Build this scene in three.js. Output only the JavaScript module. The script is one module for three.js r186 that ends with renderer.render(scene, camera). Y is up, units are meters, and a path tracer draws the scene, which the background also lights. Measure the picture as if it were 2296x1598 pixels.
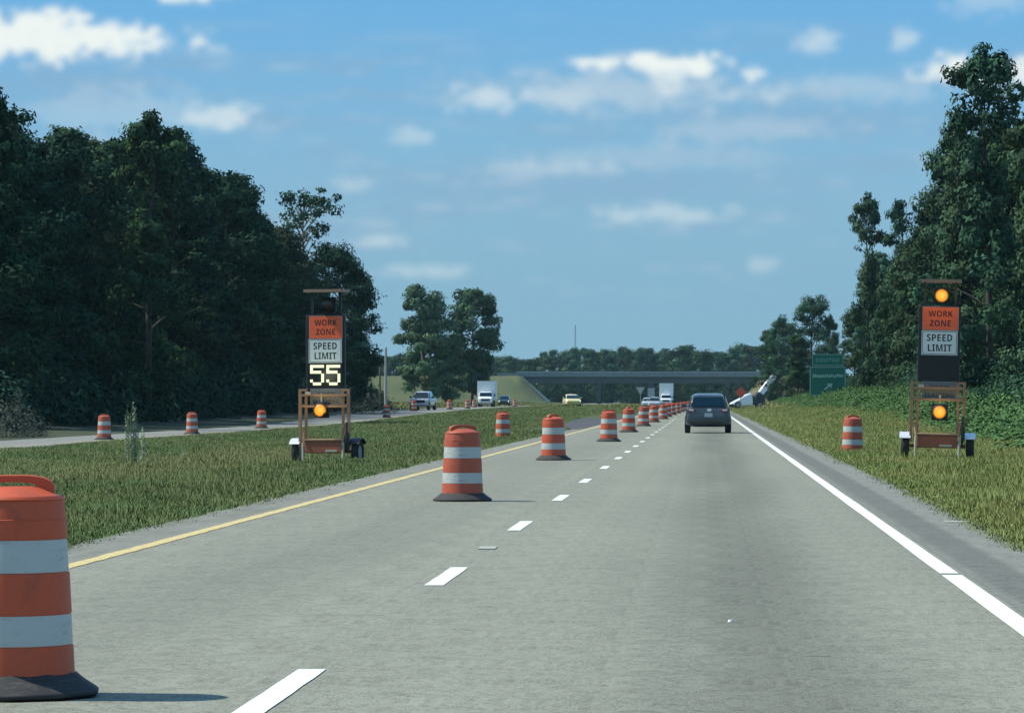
import * as THREE from 'three';
import { mergeGeometries } from 'three/addons/utils/BufferGeometryUtils.js';
import { RoundedBoxGeometry } from 'three/addons/geometries/RoundedBoxGeometry.js';
import { createNoise2D, createNoise3D } from 'simplex-noise';

// ------------------------------------------------------------------ camera, sky, sun, exposure
const scene = new THREE.Scene();
const camera = new THREE.PerspectiveCamera(2 * Math.atan(356 / 3942.6) * 180 / Math.PI, 1024 / 712, 0.5, 20000);
const EYE = 1.4, YAW = Math.atan(193.1 / 3942.6), PITCH = Math.atan(41.8 / 3942.6);
camera.position.set(0, EYE, 0);
camera.rotation.order = 'YXZ';
camera.rotation.set(PITCH, YAW, 0);
camera.updateMatrixWorld(true);
const EXPOSURE = 1.25;
const renderer = new THREE.WebGLRenderer({ antialias: true });
renderer.setSize(1024, 712);
renderer.toneMapping = THREE.LinearToneMapping;
renderer.toneMappingExposure = EXPOSURE;
renderer.shadowMap.enabled = true;

const rng = (a) => () => { a = (a + 0x6d2b79f5) | 0; let t = Math.imul(a ^ (a >>> 15), 1 | a); t = (t + Math.imul(t ^ (t >>> 7), 61 | t)) ^ t; return ((t ^ (t >>> 14)) >>> 0) / 4294967296; };
const clamp = THREE.MathUtils.clamp, lerp = THREE.MathUtils.lerp, sstep = (a, b, x) => { const t = clamp((x - a) / (b - a), 0, 1); return t * t * (3 - 2 * t); };
const n2 = createNoise2D(rng(11)), n2b = createNoise2D(rng(12)), n3 = createNoise3D(rng(13));
const fbm = (x, y, o = 5) => { let s = 0, a = 0.5, f = 1; for (let i = 0; i < o; i++) { s += a * n2(x * f, y * f); f *= 2.03; a *= 0.5; } return s; };
const toS = (c) => { c = clamp(c, 0, 1); return c <= 0.0031308 ? c * 12.92 : 1.055 * Math.pow(c, 1 / 2.4) - 0.055; };
const toL = (c) => (c <= 0.04045 ? c / 12.92 : Math.pow((c + 0.055) / 1.055, 2.4));
const s255 = (r, g, b) => [toL(r / 255), toL(g / 255), toL(b / 255)];

const SUN_EL = 50 * Math.PI / 180, SUN_AZ = -4 * Math.PI / 180;    // sun over the left-hand wood, almost square to the road
const sunDir = new THREE.Vector3(-Math.cos(SUN_EL) * Math.cos(SUN_AZ), Math.sin(SUN_EL), Math.cos(SUN_EL) * Math.sin(SUN_AZ));
const sun = new THREE.DirectionalLight(new THREE.Color(1.0, 0.95, 0.84), 4.6);
sun.position.copy(sunDir).multiplyScalar(400).add(new THREE.Vector3(0, 0, -150));
sun.target.position.set(0, 0, -150);
sun.castShadow = true;
Object.assign(sun.shadow.camera, { left: -260, right: 260, top: 260, bottom: -260, near: 1, far: 1000 });
sun.shadow.mapSize.set(4096, 4096);
scene.add(sun, sun.target);

{ // sky: blue air that pales downwards, fair-weather clouds all round (angles in units of 1/8840 rad)
  const W = 4096, Hh = 2048, data = new Float32Array(W * Hh * 4);
  const K = 8840;
  const puffs = [ // az, el of centre, half width, half height, whiteness, flat base
    [-1450, 792, 300, 62, 1.0, 1], [-1500, 822, 210, 48, 1.0, 1], [-1640, 815, 190, 60, 0.9, 1], [-1130, 905, 120, 32, 0.9, 1], [-1085, 625, 80, 32, 0.6, 1],
    [-230, 748, 110, 15, 1.0, 0], [-120, 750, 110, 20, 1.2, 0], [-20, 746, 72, 30, 1.2, 0], [-90, 712, 50, 28, 0.7, 0], [105, 720, 42, 22, 0.8, 0], [-500, 668, 100, 26, 0.5, 0], [-340, 672, 100, 22, 0.25, 0], [-200, 690, 340, 48, 0.32, 0],
    [250, 795, 52, 24, 0.5, 0], [445, 802, 36, 24, 0.5, 0], [560, 728, 110, 36, 0.95, 0], [690, 720, 100, 40, 0.85, 0], [640, 885, 110, 40, 0.3, 0],
    [-95, 412, 150, 22, 0.42, 0], [-720, 350, 70, 16, 0.4, 0], [-620, 285, 110, 16, 0.35, 0], [130, 300, 40, 16, 0.3, 0], [-660, 592, 50, 24, 0.36, 0],
    [-350, 512, 170, 17, 0.3, 0], [-790, 480, 60, 15, 0.3, 0], [80, 600, 260, 30, 0.22, 0], [330, 690, 260, 32, 0.25, 0], [-100, 540, 300, 30, 0.16, 0], [-1300, 640, 220, 60, 0.22, 0]];
  const greys = [[-180, 690, 480, 55], [-1400, 700, 260, 46], [150, 615, 520, 60], [-300, 480, 700, 60]];
  const top = s255(100, 174, 230), mid = s255(137, 185, 213), low = s255(135, 176, 197), white = s255(240, 247, 244), grey = s255(140, 176, 206);
  const inv = 1 / EXPOSURE;
  for (let r = 0; r < Hh; r++) {
    const el = ((r + 0.5) / Hh - 0.5) * Math.PI, e = el * K;
    for (let c = 0; c < W; c++) {
      const round = ((c + 0.5) / W - 0.5) * 2 * Math.PI;              // atan2(z, x)
      let az = round + Math.PI / 2; if (az > Math.PI) az -= 2 * Math.PI;  // 0 straight ahead (-z), growing to the right (+x)
      const a = az * K, o = (r * W + c) * 4;
      let col;
      if (e < 0) { const t = sstep(0, -1200, e); col = [lerp(low[0], 0.10, t), lerp(low[1], 0.13, t), lerp(low[2], 0.11, t)]; }
      else {
        const t1 = sstep(-120, 620, e), t2 = sstep(380, 1150, e), hi = sstep(1200, 7000, e);
        col = [0, 1, 2].map((k) => lerp(lerp(lerp(low[k], mid[k], t1), top[k], t2), top[k] * [0.55, 0.72, 0.86][k], hi));
        const wob = fbm(a / 140, e / 70, 4);
        let g = 0, w = 0;
        if (Math.abs(a) < 2300 && e < 1300) {
          for (const [x, y, hw, hh] of greys) { const d = Math.hypot((a - x) / hw, (e - y) / hh); g = Math.max(g, (1 - sstep(0.2, 1.2, d + wob * 0.5)) * 0.55); }
          for (const [x, y, hw, hh, p, flat] of puffs) {
            const dx = (a - x) / hw, dy = (e - y) / hh * (flat && e < y ? 1.25 : 1);
            const d = Math.hypot(dx, dy) + wob * 0.6 + fbm(a / 52 + 9, e / 22, 4) * 0.6;
            const m = (p >= 0.8 ? p : p * 0.85) * (1 - sstep(0.4, p >= 0.8 ? 1.0 : 1.25, d)); w = w + m * (1 - Math.min(w, 1));
          }
        }
        const veil = sstep(-0.12, 0.5, fbm(a / 640 + 3, e / 75 - 2, 4)) * sstep(200, 330, e) * (1 - sstep(690, 900, e)) * (1 - sstep(2600, 4200, Math.abs(a)));
        g = Math.max(g, 0.5 * veil); w = Math.max(w, 0.16 * veil * sstep(0.0, 0.4, fbm(a / 210, e / 36 + 5, 4)));
        // fair-weather cloud over the rest of the sky
        const out = Math.max(sstep(1700, 2600, Math.abs(a)), sstep(930, 1400, e));
        if (out > 0 && el < 1.45) {
          const s = 1 / Math.max(Math.sin(el), 0.04), px = Math.sin(az) * s * 1.4, pz = Math.cos(az) * s * 1.4;
          const f = fbm(px * 0.9 + 40, pz * 0.9 - 17, 5);
          w = Math.max(w, out * sstep(0.16, 0.42, f) * 0.9 * sstep(0.02, 0.12, el)); g = Math.max(g, out * sstep(0.1, 0.3, f) * 0.4);
        }
        w = clamp(w, 0, 1);
        col = col.map((v, k) => lerp(lerp(v, grey[k], g), white[k], w));
      }
      for (let k = 0; k < 3; k++) data[o + k] = col[k] * inv;
      data[o + 3] = 1;
    }
  }
  const t = new THREE.DataTexture(data, W, Hh, THREE.RGBAFormat, THREE.FloatType);
  t.mapping = THREE.EquirectangularReflectionMapping; t.magFilter = THREE.LinearFilter; t.minFilter = THREE.LinearFilter; t.needsUpdate = true;
  scene.background = t; scene.environment = t;
}
scene.fog = new THREE.FogExp2(new THREE.Color(0.5, 0.85, 0.95), 0.00005);

// ------------------------------------------------------------------ helpers
const D2R = Math.PI / 180;
// the point seen at (px, py) of the photograph's 2296 x 1598 view, at a given distance ahead
function at(px, py, ahead) {
  const v = new THREE.Vector3((px * 1024 / 2296 - 512) / 3942.6, -(py * 1024 / 2296 - 356.3) / 3942.6, -1).applyEuler(camera.rotation);
  return v.multiplyScalar(ahead / -v.z).add(camera.position);
}
const xAt = (px, ahead) => at(px, 892, ahead).x;
const used = new Map();
function numbered(n) { const k = used.get(n) ?? 0; used.set(n, k + 1); return k ? n + '_' + String(k).padStart(3, '0') : n; }
function tag(o, label, category, group) { o.userData = { label, category }; if (group) o.userData.group = group; return o; }
function base(name, pos, turn = 0, label, category, group) { const g = new THREE.Group(); g.name = numbered(name); g.position.set(pos[0], pos[1], pos[2]); g.rotation.y = turn; scene.add(g); if (label) tag(g, label, category, group); return g; }
function mesh(name, geo, mat, parent) { const m = new THREE.Mesh(geo, mat); m.name = name; m.castShadow = m.receiveShadow = true; parent.add(m); return m; }
function structure(name, geo, mat, label, parent = scene) { const m = mesh(name, geo, mat, parent); if (parent === scene) { m.name = numbered(name); m.userData = { kind: 'structure', label, category: name.replace(/_/g, ' ') }; } return m; }
function copy(o, label, group) { const c = o.clone(); c.name = numbered(o.name.replace(/_\d{3}$/, '')); c.userData = { ...o.userData }; if (label) c.userData.label = label; if (group) c.userData.group = group; scene.add(c); return c; }
const mat = (rgb, rough = 0.8, extra = {}) => new THREE.MeshStandardMaterial({ color: new THREE.Color().setRGB(...rgb), roughness: rough, ...extra });
const merge = (list) => mergeGeometries(list.map((g) => { const h = g.index ? g.toNonIndexed() : g.clone(); for (const k of Object.keys(h.attributes)) if (!['position', 'normal', 'uv'].includes(k)) h.deleteAttribute(k); if (!h.attributes.uv) h.setAttribute('uv', new THREE.Float32BufferAttribute(new Float32Array(h.attributes.position.count * 2), 2)); return h; }));
const box = (w, h, d, x = 0, y = 0, z = 0, r = 0) => { const g = r ? new RoundedBoxGeometry(w, h, d, 2, r) : new THREE.BoxGeometry(w, h, d); return g.translate(x, y, z); };
const cyl = (r0, r1, h, x = 0, y = 0, z = 0, n = 16) => new THREE.CylinderGeometry(r1, r0, h, n).translate(x, y, z);
function bar(a, b, w, h = w) { const A = new THREE.Vector3(...a), B = new THREE.Vector3(...b), d = B.clone().sub(A), g = new THREE.BoxGeometry(w, d.length(), h); g.applyQuaternion(new THREE.Quaternion().setFromUnitVectors(new THREE.Vector3(0, 1, 0), d.clone().normalize())); return g.translate(...A.add(B).multiplyScalar(0.5).toArray()); }
function tex(w, h, fn, rep, srgb = true) {
  const d = new Uint8Array(w * h * 4);
  for (let y = 0; y < h; y++) for (let x = 0; x < w; x++) { const v = fn(x, y), o = (y * w + x) * 4; for (let k = 0; k < 3; k++) d[o + k] = Math.round(255 * (srgb ? toS(v[k]) : clamp(v[k], 0, 1))); d[o + 3] = 255; }
  const t = new THREE.DataTexture(d, w, h); t.wrapS = t.wrapT = THREE.RepeatWrapping; t.magFilter = THREE.LinearFilter; t.minFilter = THREE.LinearMipmapLinearFilter; t.generateMipmaps = true;
  if (srgb) t.colorSpace = THREE.SRGBColorSpace; if (rep) t.repeat.set(rep, rep); t.needsUpdate = true; return t;
}
// noise that repeats over the tile: x, y in 0..1
const tileN = (x, y, f, s = 0) => { const a = x * 2 * Math.PI, b = y * 2 * Math.PI, r = f / (2 * Math.PI); return 0.5 * (n3(Math.cos(a) * r + s, Math.sin(a) * r, Math.cos(b) * r + 7.3 * s) + n3(Math.sin(b) * r - s, Math.cos(a) * r + 3.1, Math.sin(a) * r + Math.cos(b) * r)); };

// ------------------------------------------------------------------ the lie of the land
const RL = -6.05, RR = 3.07, OL = -32, OR = -23.0, BRIDGE = 1000;
const farEdge = (d) => lerp(-27.6, OL, sstep(230, 390, d));
const oppLevel = (d) => lerp(-0.27, 0.22, sstep(220, 400, d)) * (1 - sstep(560, 800, d));
const fill = (X, d) => {  // approach embankments of the overpass
  const across = clamp(1 - (Math.abs(d - BRIDGE) - 8) / 22, 0, 1);
  const l = clamp((-39.5 - X) / 7, 0, 1), r = clamp((X - 8.5) / 6, 0, 1);
  return 6.6 * across * Math.max(l, r);
};
function land(X, d) {
  let h;
  const rough = 0.05 * n2(X / 3.1, d / 4.3) + 0.05 * n2b(X / 9, d / 14);
  if (X >= RL && X <= RR) h = -0.05;
  else if (X > RR) {
    const t = X - RR;
    h = lerp(-0.04, -0.1, sstep(0, 2, t)) + sstep(3.2, 9, t) * lerp(0.1, 1.05, sstep(90, 280, d)) * (1 - 0.6 * sstep(600, 900, d)) + rough * sstep(0.2, 1.5, t);
  } else if (X > OR) {
    const s = (RL - X) / (RL - OR), dip = lerp(0.22, -0.34, sstep(200, 310, d)) * (1 - sstep(520, 800, d));
    h = lerp(-0.04, oppLevel(d) - 0.04, s) - dip * Math.sin(Math.PI * s) + rough * sstep(0.02, 0.12, s) * sstep(0, 0.05, 1 - s);
  } else if (X >= farEdge(d)) h = oppLevel(d) - 0.05;
  else { const t = farEdge(d) - X; h = oppLevel(d) - 0.05 + 0.5 * sstep(3, 14, t) * sstep(60, 300, d) + rough * sstep(1.2, 3, t); }
  return h + fill(X, d);
}
const onLand = (X, d, lift = 0) => [X, land(X, d) + lift, -d];

{ // ground: one sheet to the horizon
  const xs = [-2500, -1500, -900, -600, -400, -300, -230, -180, -150, -130, -110, -95, -80, -70, -62, -56, -52, -49], ds = [];
  for (let x = -47; x < -33; x += 1) xs.push(x);
  xs.push(OL - 1, OL - 0.02, OL + 0.1, -29, -26, OR - 0.1, OR + 0.02);
  for (let x = -21.5; x < RL - 0.6; x += 0.75) xs.push(x);
  xs.push(RL - 0.4, RL - 0.02, RL + 0.15, -3, 0, RR - 0.15, RR + 0.02, RR + 0.4);
  for (let x = 4; x < 18; x += 0.75) xs.push(x);
  xs.push(20, 23, 27, 32, 40, 50, 65, 85, 110, 150, 200, 300, 450, 700, 1200, 2000);
  for (let d = -60; d < 30; d += 15) ds.push(d);
  for (let d = 30; d < 320; d += 2.5) ds.push(d);
  for (let d = 320; d < 940; d += 12) ds.push(d);
  for (let d = 940; d < 1062; d += 4) ds.push(d);
  ds.push(1080, 1120, 1200, 1300, 1450, 1700, 2100, 2800, 4000);
  const pos = [], col = [], uv = [], idx = [], W = xs.length;
  for (const d of ds) for (const x of xs) {
    pos.push(x, land(x, d), -d); uv.push(x / 4, d / 4);
    const n = fbm(x / 6, d / 16, 4), dry = clamp(0.5 + n * 0.8 + (x > RR ? 0.2 : -0.2) + fill(x, d) * 0.05, 0, 1);
    let c = [lerp(0.06, 0.14, dry), lerp(0.10, 0.145, dry), lerp(0.034, 0.055, dry)];
    if (x > 9 && x < 24 && d > 940 && d < 1000) { const k = sstep(-0.25, 0.1, n); c = c.map((v, i) => lerp(v, [0.23, 0.155, 0.09][i], k)); }
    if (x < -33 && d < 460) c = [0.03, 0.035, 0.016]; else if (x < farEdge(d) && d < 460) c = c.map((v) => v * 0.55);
    col.push(...c);
  }
  for (let j = 0; j + 1 < ds.length; j++) for (let i = 0; i + 1 < W; i++) { const a = j * W + i; idx.push(a, a + 1, a + W, a + 1, a + W + 1, a + W); }
  const g = new THREE.BufferGeometry(); g.setAttribute('position', new THREE.Float32BufferAttribute(pos, 3)); g.setAttribute('color', new THREE.Float32BufferAttribute(col, 3)); g.setAttribute('uv', new THREE.Float32BufferAttribute(uv, 2)); g.setIndex(idx); g.computeVertexNormals();
  const t = tex(512, 512, (x, y) => { const v = 0.8 + 0.45 * tileN(x / 512, y / 512, 60) + 0.35 * tileN(x / 512, y / 512, 16, 2) + 0.2 * tileN(x / 512, y / 512, 150, 4); return [v, v, v * 0.95]; });
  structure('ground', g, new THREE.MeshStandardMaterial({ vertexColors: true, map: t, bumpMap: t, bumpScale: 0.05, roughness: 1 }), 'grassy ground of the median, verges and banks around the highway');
}

// ------------------------------------------------------------------ roads
const asphaltTex = (() => {
  const r = rng(5), N = 1024, grain = new Float32Array(N * N);
  for (let i = 0; i < N * N; i++) grain[i] = r();
  return tex(N, N, (x, y) => {
    let g = 0; for (let j = 0; j < 3; j++) for (let i = 0; i < 3; i++) g += grain[((y + j) % N) * N + (x + i) % N]; g /= 9;
    const u = x / N, w = y / N, v = 0.88 + (g - 0.5) * 1.5 + 0.10 * tileN(u, w, 7) + 0.20 * tileN(u, w, 24, 3) + 0.22 * tileN(u, w, 60, 5) + 0.15 * tileN(u, w, 150, 8) + (grain[y * N + x] > 0.992 ? 0.35 : 0) - (grain[y * N + x] < 0.02 ? 0.3 : 0);
    return [v, v, v];
  });
})();
const asphalt = new THREE.MeshPhysicalMaterial({ vertexColors: true, map: asphaltTex, bumpMap: asphaltTex, bumpScale: 0.006, roughness: 0.9, specularIntensity: 0.45 });
function roadSheet(xs, ds, y, shade) {
  const pos = [], col = [], uv = [], idx = [], W = xs.length;
  for (const d of ds) for (const x of xs) { pos.push(typeof x === 'function' ? x(d) : x, y(d), -d); const X = pos[pos.length - 3]; uv.push(X / 2.6, d / 2.6); col.push(...shade(X, d)); }
  for (let j = 0; j + 1 < ds.length; j++) for (let i = 0; i + 1 < W; i++) { const a = j * W + i; idx.push(a, a + 1, a + W, a + 1, a + W + 1, a + W); }
  const g = new THREE.BufferGeometry(); g.setAttribute('position', new THREE.Float32BufferAttribute(pos, 3)); g.setAttribute('color', new THREE.Float32BufferAttribute(col, 3)); g.setAttribute('uv', new THREE.Float32BufferAttribute(uv, 2)); g.setIndex(idx); g.computeVertexNormals(); return g;
}
const steps = (a, b, f) => { const o = []; for (let d = a; d < b; d += f(d)) o.push(d); o.push(b); return o; };
const ROADC = [0.252, 0.261, 0.207];
const road = new THREE.Group(); road.name = 'road'; scene.add(road);
road.userData = { kind: 'structure', label: 'pale grey two-lane carriageway running ahead under the overpass', category: 'road' };
const rag = (X, s) => (d) => X + 0.05 * n2(d / 1.7, s) + 0.035 * n2(d / 0.5, s + 9);
{
  const xs = [rag(RL, 3)]; for (let x = -5.8; x < 2.06; x += 0.14) xs.push(x); xs.push(2.06);
  const bell = (x, c, w) => Math.exp(-(((x - c) / w) ** 2));
  structure('carriageway', roadSheet(xs, steps(-40, 1300, (d) => (d < 120 ? 0.7 : d < 400 ? 3 : 12)), () => 0, (X, d) => {
    let k = 1 + 0.05 * fbm(X / 1.2, d / 7, 4) + 0.05 * n2(X / 3, d / 30) + 0.035 * n2b(X / 0.5, d / 26);
    k *= 1 - 0.35 * bell(X, 0.35, 0.75) * (0.85 + 0.3 * n2(X / 2, d / 22)) - 0.09 * bell(X, -3.6, 0.8);
    k *= 1 + 0.05 * bell(X, 1.25, 0.4) + 0.04 * bell(X, -1.05, 0.4);
    if (X < -5.45) k *= 0.92 + 0.12 * n2(d / 3, X * 2);
    return ROADC.map((c, i) => c * k * (X < -5.45 ? [0.98, 0.96, 1.0][i] : 1));
  }), asphalt, '', road);
  structure('shoulder_strip', roadSheet([2.06, 2.12, 2.2, 2.35, 2.5, 2.6, 2.7, 2.85, 2.98, rag(RR, 40)], steps(-40, 1300, (d) => (d < 140 ? 0.6 : d < 400 ? 3 : 12)), () => -0.003, (X, d) => {
    const e = 2.58 + 0.03 * n2(d / 4, 2), k = X < 2.15 ? 1.05 : X < e ? 0.84 : 1.2; const m = k * (1 + 0.10 * fbm(X * 2, d / 3, 4));
    return [0.19 * m, 0.198 * m, 0.17 * m];
  }), asphalt, '', road);
  // wedge of newer, darker paving at the left edge where the crossover begins
  const wedge = [[178, RL - 0.05], [195, -6.9], [222, -7.8], [260, -8.5], [305, -8.8], [330, -8.0], [345, RL - 0.05]];
  const wx = (d) => { for (let i = 0; i + 1 < wedge.length; i++) if (d <= wedge[i + 1][0]) return lerp(wedge[i][1], wedge[i + 1][1], (d - wedge[i][0]) / (wedge[i + 1][0] - wedge[i][0])); return RL; };
  structure('crossover_paving', roadSheet([(d) => wx(d), (d) => lerp(wx(d), -5.62, 0.35), (d) => lerp(wx(d), -5.62, 0.7), () => -5.62], steps(178, 345, () => 4), () => 0.1, (X, d) => { const k = 0.09 + 0.02 * n2(X, d / 6); return [k, k * 1.05, k * 1.12]; }).translate(0, -0.096, 0), asphalt, '', road);
}
// ground stays below the crossover wedge: a thin skirt of the same paving carries it
const wearTex = (() => { const r = rng(77); return tex(256, 256, (x, y) => { const n = tileN(x / 256, y / 256, 30) + 0.6 * tileN(x / 256, y / 256, 90, 3) + (r() - 0.5) * 0.5; const v = clamp(0.96 + Math.min(0, n + 0.30) * 0.75, 0.28, 1); return [v, v, v]; }); })();
const yellowTex = (() => { const r = rng(78); return tex(256, 256, (x, y) => { const n = tileN(x / 256, y / 256, 24) + 0.8 * tileN(x / 256, y / 256, 100, 3) + (r() - 0.5) * 0.9; const k = sstep(-0.75, 0.1, n); return [lerp(0.22, 0.66, k), lerp(0.23, 0.50, k), lerp(0.19, 0.17, k)]; }); })();
const whitePaint = new THREE.MeshStandardMaterial({ color: new THREE.Color().setRGB(0.78, 0.80, 0.74), map: wearTex, roughness: 0.6 });
const yellowPaint = new THREE.MeshStandardMaterial({ map: yellowTex, roughness: 0.7 });
function strip(x0, x1, d0, d1, wob = 0, step = 2) {
  const ds = steps(d0, d1, (d) => (d < 100 ? step : step * 4)), g = roadSheet([(d) => x0 + wob * n2(d / 0.8, 61), (d) => x1 + wob * n2(d / 0.7, 71)], ds, () => 0.005, () => [1, 1, 1]); g.deleteAttribute('color'); const u = g.attributes.uv; for (let i = 0; i < u.count; i++) u.setXY(i, u.getX(i) * 3, u.getY(i) * 3); return g;
}
{ // painted lines
  mesh('edge_line', strip(1.865, 2.025, -20, 31.35, 0.004), whitePaint, road);
  mesh('edge_line', strip(1.872, 2.022, 31.62, 700, 0.006), whitePaint, road);
  mesh('yellow_line', strip(-5.36, -5.215, 10, 620, 0.016, 0.5), yellowPaint, road);
  const ends = [20.29, 32.57, 44.84, 57.03, 68.4, 81.4, 93.8, 104.9, 117, 129.2, 141.4, 153.6, 165.8, 178, 190, 202, 214, 226, 238, 250, 262, 275];
  ends.forEach((e) => mesh('lane_dash', strip(-2.10, -1.955, e - 3.15, e, 0.004, 0.5), whitePaint, road));
  // raised pavement markers' bleached bases between the dashes, and worn tape remnant
  const pale = mat([0.34, 0.36, 0.31], 0.9);
  mesh('road_marker', box(0.16, 0.006, 0.55, -2.03, 0.006, -36.8), pale, road);
  mesh('road_marker', new THREE.CylinderGeometry(0.016, 0.02, 0.014, 8).translate(0.16, 0.011, -24.7), mat([0.7, 0.7, 0.66], 0.7), road);
  // sealed cracks and skid scuffs
  const tar = mat([0.13, 0.14, 0.12], 0.9), r = rng(31);
  for (const [x, d, l, a] of [[-2.3, 25.4, 0.45, 0.04], [0.6, 21.5, 0.16, 0.02]]) {
    const g = new THREE.PlaneGeometry(l, 0.018, 8, 1).rotateX(-Math.PI / 2); const p = g.attributes.position; for (let i = 0; i < p.count; i++) p.setZ(i, p.getZ(i) * (0.5 + r()) + 0.02 * n2(p.getX(i) * 4, d));
    g.rotateY(a).translate(x, 0.004, -d); mesh('sealed_crack', g, tar, road);
  }
  mesh('edge_seam', new THREE.PlaneGeometry(0.3, 0.5).rotateX(-Math.PI / 2).translate(2.86, 0.003, -45), mat([0.32, 0.33, 0.28], 0.9), road);
}
{ // opposite carriageway, lower on the left
  const opp = new THREE.Group(); opp.name = 'opposite_road'; scene.add(opp); opp.userData = { kind: 'structure', label: 'pale opposite carriageway half shaded by the left-hand wood', category: 'road' };
  structure('carriageway', roadSheet([(d) => farEdge(d) + 0.08 * n2(d / 2, 5), (d) => lerp(farEdge(d), OR, 0.3), (d) => lerp(farEdge(d), OR, 0.6), rag(OR, 8)], steps(60, 1300, (d) => (d < 400 ? 3 : 12)), (d) => oppLevel(d), (X, d) => { const k = 1.15 + 0.08 * n2(X / 3, d / 20); return [0.21 * k, 0.212 * k, 0.19 * k]; }), asphalt, '', opp);
  const line = (x, m) => { const g = roadSheet([x - 0.07, x + 0.07], steps(60, 900, () => 8), (d) => oppLevel(d) + 0.005, () => [1, 1, 1]); g.deleteAttribute('color'); mesh('edge_line', g, m, opp); };
  line(-23.9, yellowPaint);
}

// ------------------------------------------------------------------ trees
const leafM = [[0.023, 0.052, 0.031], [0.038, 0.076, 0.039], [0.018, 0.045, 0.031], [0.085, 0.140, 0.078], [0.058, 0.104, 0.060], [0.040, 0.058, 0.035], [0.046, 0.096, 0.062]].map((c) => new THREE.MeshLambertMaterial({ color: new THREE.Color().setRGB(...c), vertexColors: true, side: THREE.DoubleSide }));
const barkTex = tex(128, 256, (x, y) => { const v = 0.75 + 0.5 * tileN(x / 128, y / 256 * 0.5, 22) + 0.3 * tileN(x / 128, y / 256, 60, 2); return [v, v, v]; });
const bark = new THREE.MeshStandardMaterial({ color: new THREE.Color().setRGB(0.07, 0.065, 0.052), map: barkTex, bumpMap: barkTex, bumpScale: 0.02, roughness: 0.95 });
const palebark = new THREE.MeshStandardMaterial({ color: new THREE.Color().setRGB(0.2, 0.19, 0.16), map: barkTex, roughness: 0.95 });
function limb(pts, r0, r1, seg = 5) {  // a tapered branch
  const c = new THREE.CatmullRomCurve3(pts), n = Math.max(3, pts.length * 2), g = new THREE.TubeGeometry(c, n, 1, seg, false), p = g.attributes.position, q = new THREE.Vector3();
  for (let i = 0; i <= n; i++) { c.getPointAt(i / n, q); const r = lerp(r0, r1, i / n); for (let j = 0; j <= seg; j++) { const k = i * (seg + 1) + j; p.setXYZ(k, q.x + (p.getX(k) - q.x) * r, q.y + (p.getY(k) - q.y) * r, q.z + (p.getZ(k) - q.z) * r); } }
  g.computeVertexNormals(); return g;
}
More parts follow.
